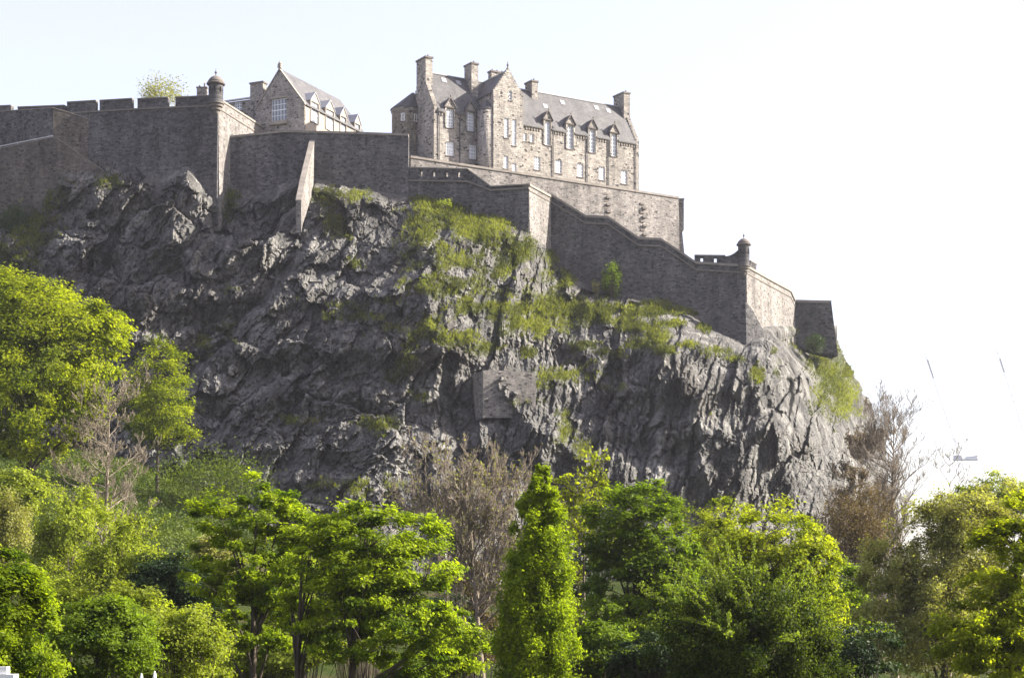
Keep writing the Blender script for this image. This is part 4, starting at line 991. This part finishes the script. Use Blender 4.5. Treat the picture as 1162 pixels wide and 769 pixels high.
def leafy(name, label, D, lobes, mat, seed, cat='tree', group=None, nclump=150, per=110, leaf=.12, base=None, trunk_r=.22, bark='bark', spread=.10, flat=.55,
          trunks=None, limb_n=12, shell=.62, updir=.9, shoots=0, shoot_len=1.6, density_noise=.0, twigs=True, stems_only=False, tint=(.5, .28), shoot_tint=.2, lumpy=.16):
    """lobes: list of (col, row, half width px, half height px, depth offset m) of ellipsoid crown masses at distance D"""
    rng = np.random.default_rng(seed); s = D / F
    L = []
    for (cx, cy, hw, hh, dy) in lobes:
        c = np.array(W(cx, cy, D)); c[1] += dy; L.append((c, hw * s, hh * s))
    vol = np.array([l[1] ** 2 * l[2] for l in L]) ** .7; top = max(c[2] + h for c, w, h in L)
    cen = sum(c * v for (c, w, h), v in zip(L, vol)) / vol.sum()
    bx = cen[0] if base is None else W(base, 0, D)[0]
    by = cen[1]; bz = float(ground_z(bx, by)); B = np.array([bx, by, bz])
    # clump centres
    which = rng.choice(len(L), nclump, p=vol / vol.sum()); U = rand_unit(rng, nclump)
    rr = np.where(rng.random(nclump) < .78, shell + (1 - shell) * np.sqrt(rng.random(nclump)), rng.random(nclump) ** .5 * shell)
    lump = 1 + lumpy * np.array([vnoise(np.array([u[0] * 2.2 + seed]), np.array([u[1] * 2.2 + u[2] * 3.1]), seed)[0] for u in U])
    C = np.array([L[w][0] + U[i] * np.array([L[w][1], L[w][1] * .9, L[w][2]]) * rr[i] * lump[i] for i, w in enumerate(which)])
    size = np.array([min(L[w][1], L[w][2] * 1.2) for w in which]) * spread * 2.0 * rng.uniform(.6, 1.35, nclump)
    keep = C[:, 2] > bz + .3; C = C[keep]; size = size[keep]; nc = len(C)
    # woody skeleton
    wood = []; tr = trunks or [(bx, .0, 1.0)]
    nodes = []; H = cen[2] - bz
    tops = []
    if not stems_only:
        base_pts = [B] if trunks is None else [np.array([W(t[0], 0, D)[0], by + t[1], float(ground_z(W(t[0], 0, D)[0], by + t[1]))]) for t in trunks]
        lab = np.argmin(np.stack([np.abs(C[:, 0] - b[0]) for b in base_pts]), 0) if len(base_pts) > 1 else np.zeros(nc, int)
        for bi, b in enumerate(base_pts):
            Cb = C[lab == bi]
            if len(Cb) < 3: continue
            m = Cb.mean(0); t_top = np.array([b[0] * .45 + m[0] * .55, b[1] * .5 + m[1] * .5, b[2] + (Cb[:, 2].max() - b[2]) * .86])
            pts = curve_pts(b, t_top, 0, rng, 10, .025); pts[0, 2] -= .3
            r = trunk_r * (1 if trunks is None else trunks[bi][2]); chain(wood, pts, r, r * .22, 8)
            nodes += [(p, r * (1 - .75 * k / 9)) for k, p in enumerate(pts) if k > 2]
            for k in rng.choice(len(Cb), min(limb_n, len(Cb)), replace=False):
                tgt = Cb[k]; hfrac = np.clip((tgt[2] - b[2]) / (t_top[2] - b[2]) * .72 - .02, .36, .92); q = pts[int(hfrac * 9)]
                lp = curve_pts(q, tgt, .12, rng, 7, .06); rl = r * .42 * (1.1 - hfrac * .6); chain(wood, lp, rl, rl * .2, 5)
                nodes += [(p, rl * .5) for p in lp[1:]]
        NP_ = np.array([n[0] for n in nodes]); NR = np.array([n[1] for n in nodes])
        if twigs:
            for c in C:
                d = np.linalg.norm(NP_ - c, axis=1) + np.maximum(0, NP_[:, 2] - c[2]) * .8; k = int(np.argmin(d))
                tp = curve_pts(NP_[k], c, .05, rng, 4, .08); chain(wood, tp, max(.012, min(NR[k] * .5, .05)), .008, 3)
    else:
        for c in C:
            q = np.array([bx + (c[0] - bx) * .35 + rng.normal(0, .2), by + (c[1] - by) * .3, float(ground_z(bx + (c[0] - bx) * .35, by))])
            tp = curve_pts(q, c, .15, rng, 6, .04); chain(wood, tp, trunk_r * .5, .01, 3)
    # leaves
    per = int(per * 2.7); leaf *= .75; n = per * nc; idx = np.repeat(np.arange(nc), per)
    off = rng.normal(0, 1, (n, 3)) * np.array([1, 1, flat]) * size[idx][:, None] * .62
    P = C[idx] + off; ct = rng.normal(tint[0], tint[1], nc)[idx]
    outw = norm(P - cen)
    extra = []
    if shoots:
        hi = np.where(C[:, 2] > cen[2] - .1)[0]; ks = rng.choice(hi, shoots); ns = 90
        for k in ks:
            d = norm(((C[k] - cen) / np.array([1, 1, 1.0]) + np.array([0, 0, 1.2]))[None])[0] + rng.normal(0, .25, 3); d /= np.linalg.norm(d)
            e = C[k] + d * shoot_len * rng.uniform(.5, 1.2) + np.array([0, 0, -.1 * shoot_len]); lp = curve_pts(C[k], e, .12, rng, 5, .05); chain(wood, lp, .02, .006, 3)
            t = rng.random(ns); i0 = np.minimum((t * 4).astype(int), 3); fr = (t * 4 - i0)[:, None]
            extra.append(lp[i0] * (1 - fr) + lp[i0 + 1] * fr + rng.normal(0, leaf * .8, (ns, 3)))
        E = np.concatenate(extra); P = np.concatenate([P, E]); outw = norm(P - cen); ct = np.concatenate([ct, np.full(len(E), tint[0] + shoot_tint)])
    if density_noise:
        keep = (vnoise(P[:, 0] * 1.1 + P[:, 1] * .5, P[:, 2] * 1.3, seed) + rng.normal(0, .3, len(P))) > density_noise - .6; P = P[keep]; outw = outw[keep]; ct = ct[keep]
    keep = P[:, 2] > ground_z(P[:, 0], P[:, 1]) + .1; P = P[keep]; outw = outw[keep]; ct = ct[keep]
    N = norm(np.array([0, 0, updir]) + outw * .55 + rand_unit(rng, len(P)) * .85)
    V, Fc = leaf_quads(rng, P, N, leaf, .62)
    tn = np.clip(ct + rng.normal(0, .16, len(P)), 0, 1)
    root = tag(empty(name, B), label, cat, group)
    if wood:
        Vw, Fw = merge(wood); o = link('trunk' if not stems_only else 'stems', np_mesh('trunk', Vw - B, Fw, smooth=True), M[bark], root)
    o = link('crown' if not stems_only else 'foliage', np_mesh('crown', V - B, Fc, {'tint': ('FACE', tn)}), M[mat], root)
    return root

def bare(name, label, D, base, spread_px, top, seed, mat='bark_brown', r=.25, levels=5, fork=.35, leafs=0, leaf_mat='leaf_brown', lean=0, up=.35, kids=(7, 6, 5, 5, 4), cat='tree', group=None, leaf=.07, ang=.75, twr=.012, lengths=(.50, .55, .55, .5, .5), shape=.6):
    """leafless or barely leafing tree grown by recursion: spread_px = half width of the crown, top = row of the top"""
    rng = np.random.default_rng(seed); s = D / F
    bx, by = W(base, 0, D)[0], D; bz = float(ground_z(bx, by)); B = np.array([bx, by, bz]); T = np.array(W(base + lean, top, D)); H = T[2] - bz; half = spread_px * s
    parts = []; pts = curve_pts(B - np.array([0, 0, .3]), T, 0, rng, 14, .018); rad = np.linspace(r, .02, 14) ** 1.0
    parts.append(tubes(pts[:-1], pts[1:], rad[:-1], rad[1:], 7))
    # every level: start points, directions, lengths, radii
    k0 = kids[0] * 4; t = fork + (1 - fork) * rng.random(k0) ** .9; i0 = np.minimum((t * 13).astype(int), 12); fr = (t * 13 - i0)[:, None]
    P = pts[i0] * (1 - fr) + pts[i0 + 1] * fr; az = rng.uniform(0, 2 * math.pi, k0)
    env = np.sqrt(np.clip(1 - ((t - shape) / (1.04 - fork * .6)) ** 2 * 1.6, .06, 1))
    Dr = norm(np.stack([np.cos(az), np.sin(az), np.full(k0, up + .5) + rng.normal(0, .2, k0)], 1))
    Ln = half * env * rng.uniform(.75, 1.15, k0); Rd = np.interp(t, [0, 1], [r * .5, .04]); tips = []
    for lev in range(levels):
        ns = 5; segP = P; d = Dr; allp = [P]
        for q in range(ns):
            d = norm(d + rng.normal(0, .16, d.shape) + np.array([0, 0, .07 + .05 * lev])); Q = segP + d * (Ln / ns)[:, None]
            f0 = 1 - .7 * q / ns; f1 = 1 - .7 * (q + 1) / ns
            parts.append(tubes(segP, Q, np.maximum(Rd * f0, twr * .7), np.maximum(Rd * f1, twr * .5), 4 if lev < 2 else 3)); segP = Q; allp.append(Q)
        tips.append(segP)
        if lev == levels - 1: break
        kc = kids[lev + 1]; m = len(P); AP = np.stack(allp, 1)
        par = np.repeat(np.arange(m), kc); t = .22 + .78 * rng.random(m * kc); i0 = np.minimum((t * ns).astype(int), ns - 1); fr = (t * ns - i0)[:, None]
        NPt = AP[par, i0] * (1 - fr) + AP[par, i0 + 1] * fr; dirs = norm(AP[par, i0 + 1] - AP[par, i0])
        nd_ = norm(dirs + norm(np.cross(dirs, rand_unit(rng, m * kc))) * rng.uniform(ang * .6, ang * 1.3, m * kc)[:, None] + np.array([0, 0, up * .4]))
        Ln = Ln[par] * rng.uniform(.6, 1.2, m * kc) * lengths[lev + 1]; Rd = np.maximum(Rd[par] * .5 * (1 - .4 * t), twr); P = NPt; Dr = nd_
    root = tag(empty(name, B), label, cat, group); V, Fc = merge(parts); TP = np.concatenate(tips[-2:])
    sz = H / (V[:, 2].max() - bz); sx = half / np.percentile(np.abs(V[:, 0] - bx), 99)      # grown size -> its real height and spread
    for A_ in (V, TP): A_[:] = B + (A_ - B) * np.array([sx, sx, sz])
    link('trunk', np_mesh('trunk', V - B, Fc, smooth=True), M[mat], root)
    if leafs:
        idx = rng.integers(0, len(TP), leafs); Pl = TP[idx] + rng.normal(0, .10, (leafs, 3))
        V, Fc = leaf_quads(rng, Pl, norm(rand_unit(rng, leafs) + np.array([.1, -.2, .6])), leaf, .6)
        link('crown', np_mesh('crown', V - B, Fc, {'tint': ('FACE', np.clip(rng.normal(.55, .25, leafs), 0, 1))}), M[leaf_mat], root)
    return root

# --- on and behind the rock
def rock_bush(name, label, px, py, D, hw, hh, mat, seed, cat='shrub', leaf=.14, nclump=40, per=60, upright=False):
    rng = np.random.default_rng(seed); s = D / F; c = np.array(W(px, py, D)); B = c - np.array([0, 0, hh * s])
    U = rand_unit(rng, nclump); C = c + U * np.array([hw, hw, hh]) * s * (.35 + .62 * rng.random((nclump, 1)) ** .5)
    n = nclump * per; idx = np.repeat(np.arange(nclump), per); P = C[idx] + rng.normal(0, hw * s * .2, (n, 3))
    N = norm(rand_unit(rng, n) + np.array([.15, -.2, .7])); V, Fc = leaf_quads(rng, P, N, leaf, .6); wood = []
    for q in C[:min(nclump, 30)]: chain(wood, curve_pts(B, q, .05, rng, 4, .06), .05, .012, 3)
    root = tag(empty(name, B), label, cat); Vw, Fw = merge(wood); link('stems', np_mesh('stems', Vw - B, Fw), M['bark_brown'], root)
    link('foliage', np_mesh('foliage', V - B, Fc, {'tint': ('FACE', np.clip(rng.normal(.5, .25, n), 0, 1))}), M[mat], root)
rock_bush('tree', 'pale budding tree top showing above the tall curtain wall', 184, 105, 352, 27, 13, 'leaf_olive', 5, 'tree', .17, 80, 34)
rock_bush('shrub', 'upright green bush growing against the long stepping wall', 694, 318, 338.2, 11, 20, 'leaf_green', 6, leaf=.15, nclump=50, per=60)
rock_bush('shrub', 'dry straw coloured bush beside the upright green bush at the long wall', 677, 325, 337.5, 6, 11, 'leaf_olive', 7, leaf=.10, nclump=24, per=22)
rock_bush('shrub', 'small bright green shrub in the dark notch of the right hand crag face', 853, 424, 315, 11, 11, 'leaf_bright', 9, leaf=.17, nclump=18, per=26)
rock_bush('shrub', 'small sapling at the top left of the grassy nose of rock', 481, 320, 308.5, 6, 9, 'leaf_yellow', 10, leaf=.12, nclump=14, per=18)
rock_bush('ivy', 'ivy mass on the rock at the left edge under the sloping wall', 20, 268, 336, 24, 34, 'leaf_ivy', 11, 'ivy', .2, 110, 60)
rock_bush('shrub', 'pale green tuft at the wall foot over the grassy nose of rock', 504, 231, 333.5, 8, 6, 'leaf_yellow', 12, leaf=.14, nclump=14, per=30)
rock_bush('shrub', 'tiny green shrub low on the steep right crag face', 883, 462, 320, 5, 9, 'leaf_bright', 13, leaf=.14, nclump=10, per=20)
rock_bush('ivy', 'ivy climbing the left foot of the lowest square wall', 925, 390, 356, 12, 9, 'leaf_ivy', 14, 'ivy', .18, 34, 30)
rock_bush('shrub', 'dark green shrubs spreading at the rock foot right of the bare tree', 238, 545, 272, 62, 17, 'ground_leaf', 15, leaf=.17, nclump=120, per=60)

# --- left slope
leafy('lime_tree', 'very large bright lime green tree at the left edge in front of the crag', 215, [(45,405,86,85,0),(10,378,72,70,-2),(93,372,50,50,1),(30,470,90,56,-3)], 'leaf_lime', 21, nclump=470, per=95, leaf=.26, trunk_r=.5, spread=.085, base=30, density_noise=.1)
leafy('lime_tree', 'smaller rounded green tree right of the bare tree on the slope', 274, [(178,432,38,40,0),(186,475,34,34,0),(165,470,30,34,2)], 'leaf_lime', 22, nclump=130, per=90, leaf=.24, trunk_r=.3, spread=.13, density_noise=.25)
bare('bare_tree', 'leafless pale tree standing on the green slope at the left', 210, 117, 58, 410, 23, 'bark_pale', r=.36, fork=.06, levels=5, kids=(7,5,4,4,3), up=.1, twr=.036, lean=8, shape=.35)
# --- lower left
leafy('young_tree', 'slender yellow green young tree just right of the buff willow', 150, [(75,600,38,46,0),(60,640,44,40,0)], 'leaf_yellow', 31, nclump=110, per=50, leaf=.15, trunk_r=.16, spread=.11, updir=.5, flat=.9, group=None, bark='bark_pale', base=78, shoots=26, shoot_len=2.2)
leafy('young_tree', 'thin twiggy yellow green tree left of the dark evergreen', 140, [(130,622,44,46,0),(150,645,40,36,0),(110,660,50,34,0)], 'leaf_yellow', 32, nclump=130, per=50, leaf=.14, trunk_r=.16, spread=.11, updir=.5, flat=.9, bark='bark_pale', base=132, shoots=30, shoot_len=2.2)
leafy('willow', 'buff coloured willow bush at the far left edge', 130, [(8,610,28,42,0),(-6,575,20,34,0)], 'leaf_olive', 33, cat='tree', nclump=90, per=80, leaf=.10, trunk_r=.14, spread=.12, flat=1.2, updir=.4)
leafy('maple_tree', 'bright fresh green tree filling the lower left corner', 60, [(18,705,44,70,0),(-10,660,50,50,0),(5,760,55,50,0)], 'leaf_bright', 34, nclump=170, per=120, leaf=.085, trunk_r=.15, spread=.11, flat=.7)
leafy('shrub', 'rounded green bush, lit on its crown and dark below, near the lower left corner', 72, [(112,728,58,52,0),(120,705,36,30,0)], 'leaf_green', 35, cat='shrub', nclump=170, per=120, leaf=.085, trunk_r=.1, spread=.10, density_noise=.1)
leafy('shrub', 'golden yellow loose shrub between the rounded bush and the forked tree', 78, [(205,738,58,50,0),(225,715,34,32,0),(185,715,30,26,1)], 'leaf_yellow', 36, cat='shrub', nclump=150, per=110, leaf=.085, trunk_r=.08, spread=.11, stems_only=True, density_noise=.15)
leafy('holly_tree', 'very dark evergreen behind the golden yellow shrub', 118, [(190,662,42,36,0),(215,690,46,34,0)], 'leaf_dark', 37, cat='tree', nclump=120, per=120, leaf=.13, trunk_r=.2, spread=.12)
# --- sycamores
leafy('sycamore_tree', 'slender open sycamore, left one of the large green pair in front', 96, [(285,585,62,44,0),(330,600,40,40,1),(245,600,34,30,0),(270,655,64,38,0),(320,660,44,46,0),(295,715,64,34,1)], 'leaf_bright', 41, nclump=230, per=85, leaf=.14, trunk_r=.26, spread=.085, base=288, flat=.5, density_noise=.2, limb_n=18)
leafy('sycamore_tree', 'broad spreading sycamore with forked dark trunk, right one of the front pair', 88, [(425,635,86,62,0),(385,625,62,52,-1),(470,680,56,62,0),(420,710,92,50,0),(360,690,44,50,1),(490,735,40,36,0)], 'leaf_bright', 42, nclump=330, per=95, leaf=.13, trunk_r=.30, spread=.075, trunks=[(382,0,1.0),(337,.3,.8)], flat=.5, density_noise=.18, limb_n=18)
# --- middle
bare('bare_tree', 'large leafless brown tree behind the tall columnar poplar', 122, 556, 98, 486, 51, 'bark_mid', r=.40, fork=.44, levels=5, kids=(8,6,5,5,4), up=.45, twr=.026, leafs=4000, leaf_mat='leaf_olive', lean=-30, leaf=.08, shape=.72)
leafy('poplar_tree', 'tall narrow columnar bright green poplar in the centre foreground', 80, [(613,543,13,26,0),(612,562,21,34,0),(612,585,29,40,0),(612,615,36,46,0),(614,650,43,50,0),(611,690,47,60,0),(611,740,50,60,0),(611,780,50,50,0)], 'leaf_bright', 52, nclump=620, per=62, leaf=.085, trunk_r=.22, spread=.075, flat=1.4, updir=.5, shell=.45, limb_n=24, lumpy=.05, tint=(.55,.16))
bare('budding_tree', 'half leafed twiggy tree right behind the columnar poplar', 118, 662, 46, 508, 53, 'bark_brown', r=.22, fork=.15, levels=4, kids=(8,6,5,5), up=.5, twr=.014, leafs=4500, leaf_mat='leaf_lime', leaf=.12, shape=.55)
leafy('maple_tree', 'dense dark green round tree right of the columnar poplar', 112, [(722,605,56,62,0),(700,640,46,54,0),(755,635,44,50,0),(725,690,72,50,0)], 'leaf_green', 54, nclump=270, per=95, leaf=.14, trunk_r=.3, spread=.085, density_noise=.2)
leafy('small_tree', 'pale green low tree between the dense round tree and the lime crown', 142, [(795,610,34,36,0),(830,600,30,34,2),(815,640,46,40,0)], 'leaf_lime', 55, nclump=110, per=80, leaf=.15, trunk_r=.18, spread=.13)
leafy('lime_tree', 'bright lime green round crown left of the brown twiggy tree', 104, [(880,625,60,58,0),(915,645,38,52,0),(850,650,50,52,0),(900,690,54,44,0)], 'leaf_lime', 56, nclump=260, per=90, leaf=.135, trunk_r=.28, spread=.085, density_noise=.2, tint=(.62,.24))
leafy('weeping_bush', 'wide shaggy dark bush with upright shoots in sunlit leaf colour in front of the lime crown', 70, [(850,725,92,62,0),(800,735,66,56,0),(905,745,60,54,0),(850,690,56,46,1)], 'leaf_shaggy', 57, cat='bush', nclump=300, per=110, leaf=.065, trunk_r=.12, spread=.075, flat=1.0, updir=.3, shoots=170, shoot_len=2.1, tint=(.12,.10), shoot_tint=.75)  # sunlight on the shoots put into their lighter leaf tint
# --- right
bare('bare_tree', 'dense brown twiggy tree at the foot of the crag edge', 165, 966, 40, 478, 61, 'bark_mid', r=.22, fork=.10, levels=5, kids=(11,7,6,5,3), up=.35, twr=.022, leafs=9000, leaf_mat='leaf_brown', leaf=.09, lean=14, shape=.5)
bare('bare_tree', 'tall slim leafless tree against the white sky right of the crag', 160, 1018, 46, 430, 62, 'bark_mid', r=.32, fork=.38, levels=4, kids=(12,7,6,5), up=1.0, twr=.012, shape=.6, lean=-3)
bare('bare_tree', 'small leafless tree against the white sky below the far crane', 190, 1078, 34, 495, 63, 'bark_pale', r=.16, fork=.3, levels=4, kids=(7,5,4,4), up=.7, twr=.016, shape=.6)
leafy('alder_tree', 'large buff olive tree in small leaf, left of the vivid yellow green one', 96, [(1075,625,66,72,0),(1030,650,52,66,0),(1110,600,54,54,0),(1050,705,76,64,0),(1120,680,50,70,1)], 'leaf_olive', 64, nclump=420, per=120, leaf=.095, trunk_r=.3, spread=.08, flat=.9, bark='bark_brown', density_noise=.18, updir=.5)
leafy('maple_tree', 'vivid yellow green tree cut by the right edge', 64, [(1150,660,62,72,0),(1165,610,46,52,0),(1120,725,66,52,0),(1170,720,60,60,0)], 'leaf_lime', 65, nclump=260, per=120, leaf=.085, trunk_r=.2, spread=.085, density_noise=.18, tint=(.62,.24))
leafy('small_tree', 'olive green tree top behind the buff tree at the right edge', 170, [(1140,565,40,30,0),(1105,575,40,30,0),(1165,575,30,34,0)], 'leaf_yellow', 66, nclump=110, per=70, leaf=.16, trunk_r=.2, spread=.13)
leafy('brown_shrub', 'brown budding thicket at the rock foot below the dense brown tree', 150, [(962,610,40,46,0),(985,590,30,40,0)], 'leaf_brown', 67, cat='shrub', nclump=150, per=60, leaf=.09, trunk_r=.12, spread=.12, flat=1.2, updir=.2, stems_only=True)
# --- undergrowth along the valley floor; dark leaves put the shade of gaps into colour
UG = [(545,690,40,60,150,'leaf_brown','brown thicket behind the trunk of the large leafless tree'),(500,715,36,40,145,'leaf_dark','dark thicket between the broad sycamore and the large leafless tree'),(655,670,26,44,135,'leaf_dark','dark thicket under the half leafed twiggy tree'),(520,735,36,30,92,'leaf_bright','yellow green low shrub left of the poplar foot'),(475,760,36,20,100,'leaf_green','dark low shrub under the right sycamore'),
      (690,735,40,32,98,'leaf_green','dark leafy shrub right of the poplar foot'),(740,745,40,26,94,'leaf_dark','blackish shrub below the dense round tree'),
      (955,690,34,50,110,'leaf_green','green shrub in the gap below the brown twiggy tree'),(975,740,44,36,90,'leaf_dark','very dark shrub left of the buff olive tree foot'),
      (300,745,46,26,120,'leaf_yellow','yellow shrub seen between the sycamore trunks'),(250,640,30,30,150,'leaf_olive','buff dead shrub behind the open sycamore'),
      (340,655,34,30,150,'leaf_olive','buff twiggy shrub behind the meeting sycamore crowns'),(420,650,60,40,140,'leaf_green','green thicket behind the broad sycamore'),
      (345,720,60,40,140,'leaf_yellow','yellow green thicket seen through the forked trunk'),(640,720,40,50,125,'leaf_dark','dark thicket behind the poplar'),
      (780,690,50,50,120,'leaf_dark','dark thicket between the dense tree and the shaggy bush'),(20,560,34,26,190,'leaf_yellow','light shrub on the slope at the left edge'),
      (60,690,40,40,95,'leaf_yellow','loose yellow shrub behind the fresh green corner tree'),(150,690,36,30,100,'leaf_yellow','layered yellow shrub above the rounded bush')]
for i, (x, y, a, b, D, m, lab) in enumerate(UG):
    leafy('shrub', lab, D, [(x, y, a, b, 0), (x - a * .4, y + b * .4, a * .7, b * .8, 1)], m, 200 + i, cat='shrub', nclump=70, per=75, leaf=.0012 * D + .01, trunk_r=.08, spread=.14, stems_only=True)

# ---------------------------------------------------------------- small things
def lamp(px, py, D, label):
    p = Vector(W(px, py, D)); gz = float(ground_z(p.x, p.y)); root = tag(empty('park_lamp', (p.x, p.y, gz)), label, 'lamp', 'park lamps'); h = p.z - gz
    mb = MB(); mb.lathe([(.13, -.2), (.12, .5), (.07, .7), (.055, h - .55), (.09, h - .5), (.09, h - .42)], 12); mb.build('lamp_post', M['pipe'], root)
    mb = MB(); mb.lathe([(.03, h - .417), (.05, h - .3), (.06, h - .2), (.05, h - .07)], 14); mb.build('lamp_globe', M['globe'], root, True)
    mb = MB(); mb.lathe([(.055, h - .067), (.03, h), (.012, h + .06)], 12); mb.build('lamp_cap', M['globe'], root)
lamp(160.5, 765, 66, 'white topped park lamp at the bottom edge, left one of two'); lamp(175.5, 762.5, 66, 'white topped park lamp at the bottom edge, slightly taller right one of two')
def monument():
    D = 36; a = Vector(W(-12, 764.5, D)); gz = float(ground_z(a.x + .3, D)); x1 = W(16, 0, D)[0] - a.x; x2 = W(7, 0, D)[0] - a.x; zt = W(0, 756, D)[2] - gz; zl = a.z - gz
    root = tag(empty('monument', (a.x, a.y, gz)), 'white stepped stone monument head in the lower left corner', 'monument')
    mb = MB(); mb.box(0, x1, 0, .3, -.3, zl - .35); mb.build('pedestal', M['white_stone'], root)
    mb = MB(); mb.box(-.08, x1 + .0, -.03, .33, zl - .347, zl); mb.build('cornice', M['white_stone'], root)
    mb = MB(); mb.box(.05, x2, .03, .27, zl + .003, zt); mb.build('top_block', M['white_stone'], root)
monument()
def fence():
    a = Vector(W(707, 741, 108)); b = Vector(W(733, 742.5, 108)); base = Vector((a.x, a.y, float(ground_z(a.x, a.y)))); root = tag(empty('bench', base), 'weathered grey bench back half hidden right of the poplar foot', 'bench')
    h = a.z - base.z; w = b.x - a.x
    for z in (h - .45, h): 
        mb = MB(); mb.box(-.15, w + .15, -.03, .03, z, z + .16); mb.build('backrest_rail', M['rail'], root)
    mb = MB(); mb.box(-.1, w + .1, -.45, -.05, h - .8, h - .72); mb.build('seat', M['bark_pale'], root)
    for x in (0.05, w - .05):
        mb = MB(); mb.box(x - .05, x + .05, .031, .12, -.2, h + .1); mb.build('leg', M['pipe'], root)
        mb = MB(); mb.box(x - .05, x + .05, -.45, -.35, -.2, h - .803); mb.build('leg', M['pipe'], root)
fence()
def crane(px0, py0, px1, py1, d0, d1, label, deck=True, D=760):
    foot = Vector(W(px0, py0, D)); tip = Vector(W(px1, py1, D)); gz = float(ground_z(foot.x, foot.y)); base = Vector((foot.x, foot.y, gz))
    root = tag(empty('construction_crane', base), label, 'crane'); f = foot - base; t = tip - base
    def lattice(a, b, w, mat, name, parent=root, step=3.5):
        mb = MB(); d = (b - a); L = d.length; d.normalize(); s = d.cross(Vector((0, 1, 0))).normalized() * w; q = d.cross(s).normalized() * w; n = max(2, int(L / step))
        cs = [s + q, s - q, -s - q, -s + q]
        for c in cs: mb.tube([a + c, b + c], .085, n=4)
        for i in range(n):
            for k in range(4):
                mb.tube([a + d * (L * i / n) + cs[k], a + d * (L * (i + 1) / n) + cs[(k + 1) % 4]], .05, n=3)
        return mb.build(name, mat, parent)
    lattice(Vector((0, 0, 0)), f, .9, M['crane_glare'], 'mast')
    j = lattice(f + Vector((0, 0, 1.6)), t, .45, M['crane_glare'], 'jib')
    a = f + (t - f) * d0; b = f + (t - f) * d1; mb = MB(); mb.tube([a, b], .5, n=6); mb.build('hoist_block', M['crane'], j)
    if deck:
        mb = MB(); mb.box(-3.0, 7.0, -1.2, 1.2, f.z, f.z + .5); mb.box(-2.6, .2, -1.1, 1.1, f.z + .5, f.z + 2.0); mb.hull([(1.6, -.8, f.z + .5), (6.6, -.8, f.z + .5), (6.6, .8, f.z + .5), (1.6, .8, f.z + .5)], [(1.6, -.8, f.z + 1.3), (6.9, -.8, f.z + 1.9), (6.9, .8, f.z + 1.9), (1.6, .8, f.z + 1.3)])
        mb.build('machinery_deck', M['crane'], root)
        mb = MB(); k = Vector(W(1103, 490, D)) - base; mb.tube([f + Vector((1.5, 0, .6)), k], .12, n=4); mb.lathe([(.1, k.z - .4), (.45, k.z), (.1, k.z + .5)], 8, (k.x, k.y)); mb.build('a_frame', M['crane_glare'], root)
crane(1090, 522, 1050, 399, .76, .93, 'faint far crane with grey machinery deck above the trees at the right')
crane(1172, 522, 1131, 394, .78, .90, 'faint far crane whose jib tip alone shows near the right edge', False)

# ---------------------------------------------------------------- the air
HAZE = 0.00010
def haze():
    mb = MB(); mb.box(-1500, 1500, -60, 1400, -40, 135); m = bpy.data.materials.new('haze_air'); m.use_nodes = True; t = m.node_tree; t.nodes.clear()
    v = t.nodes.new('ShaderNodeVolumePrincipled'); v.inputs['Density'].default_value = HAZE; v.inputs['Color'].default_value = (.93, .94, 1, 1); v.inputs['Anisotropy'].default_value = .6
    o = t.nodes.new('ShaderNodeOutputMaterial'); t.links.new(v.outputs[0], o.inputs['Volume'])
    tag(mb.build('haze', m), kind='stuff', label='thin pale air over the gardens and the crag')
if HAZE: haze()
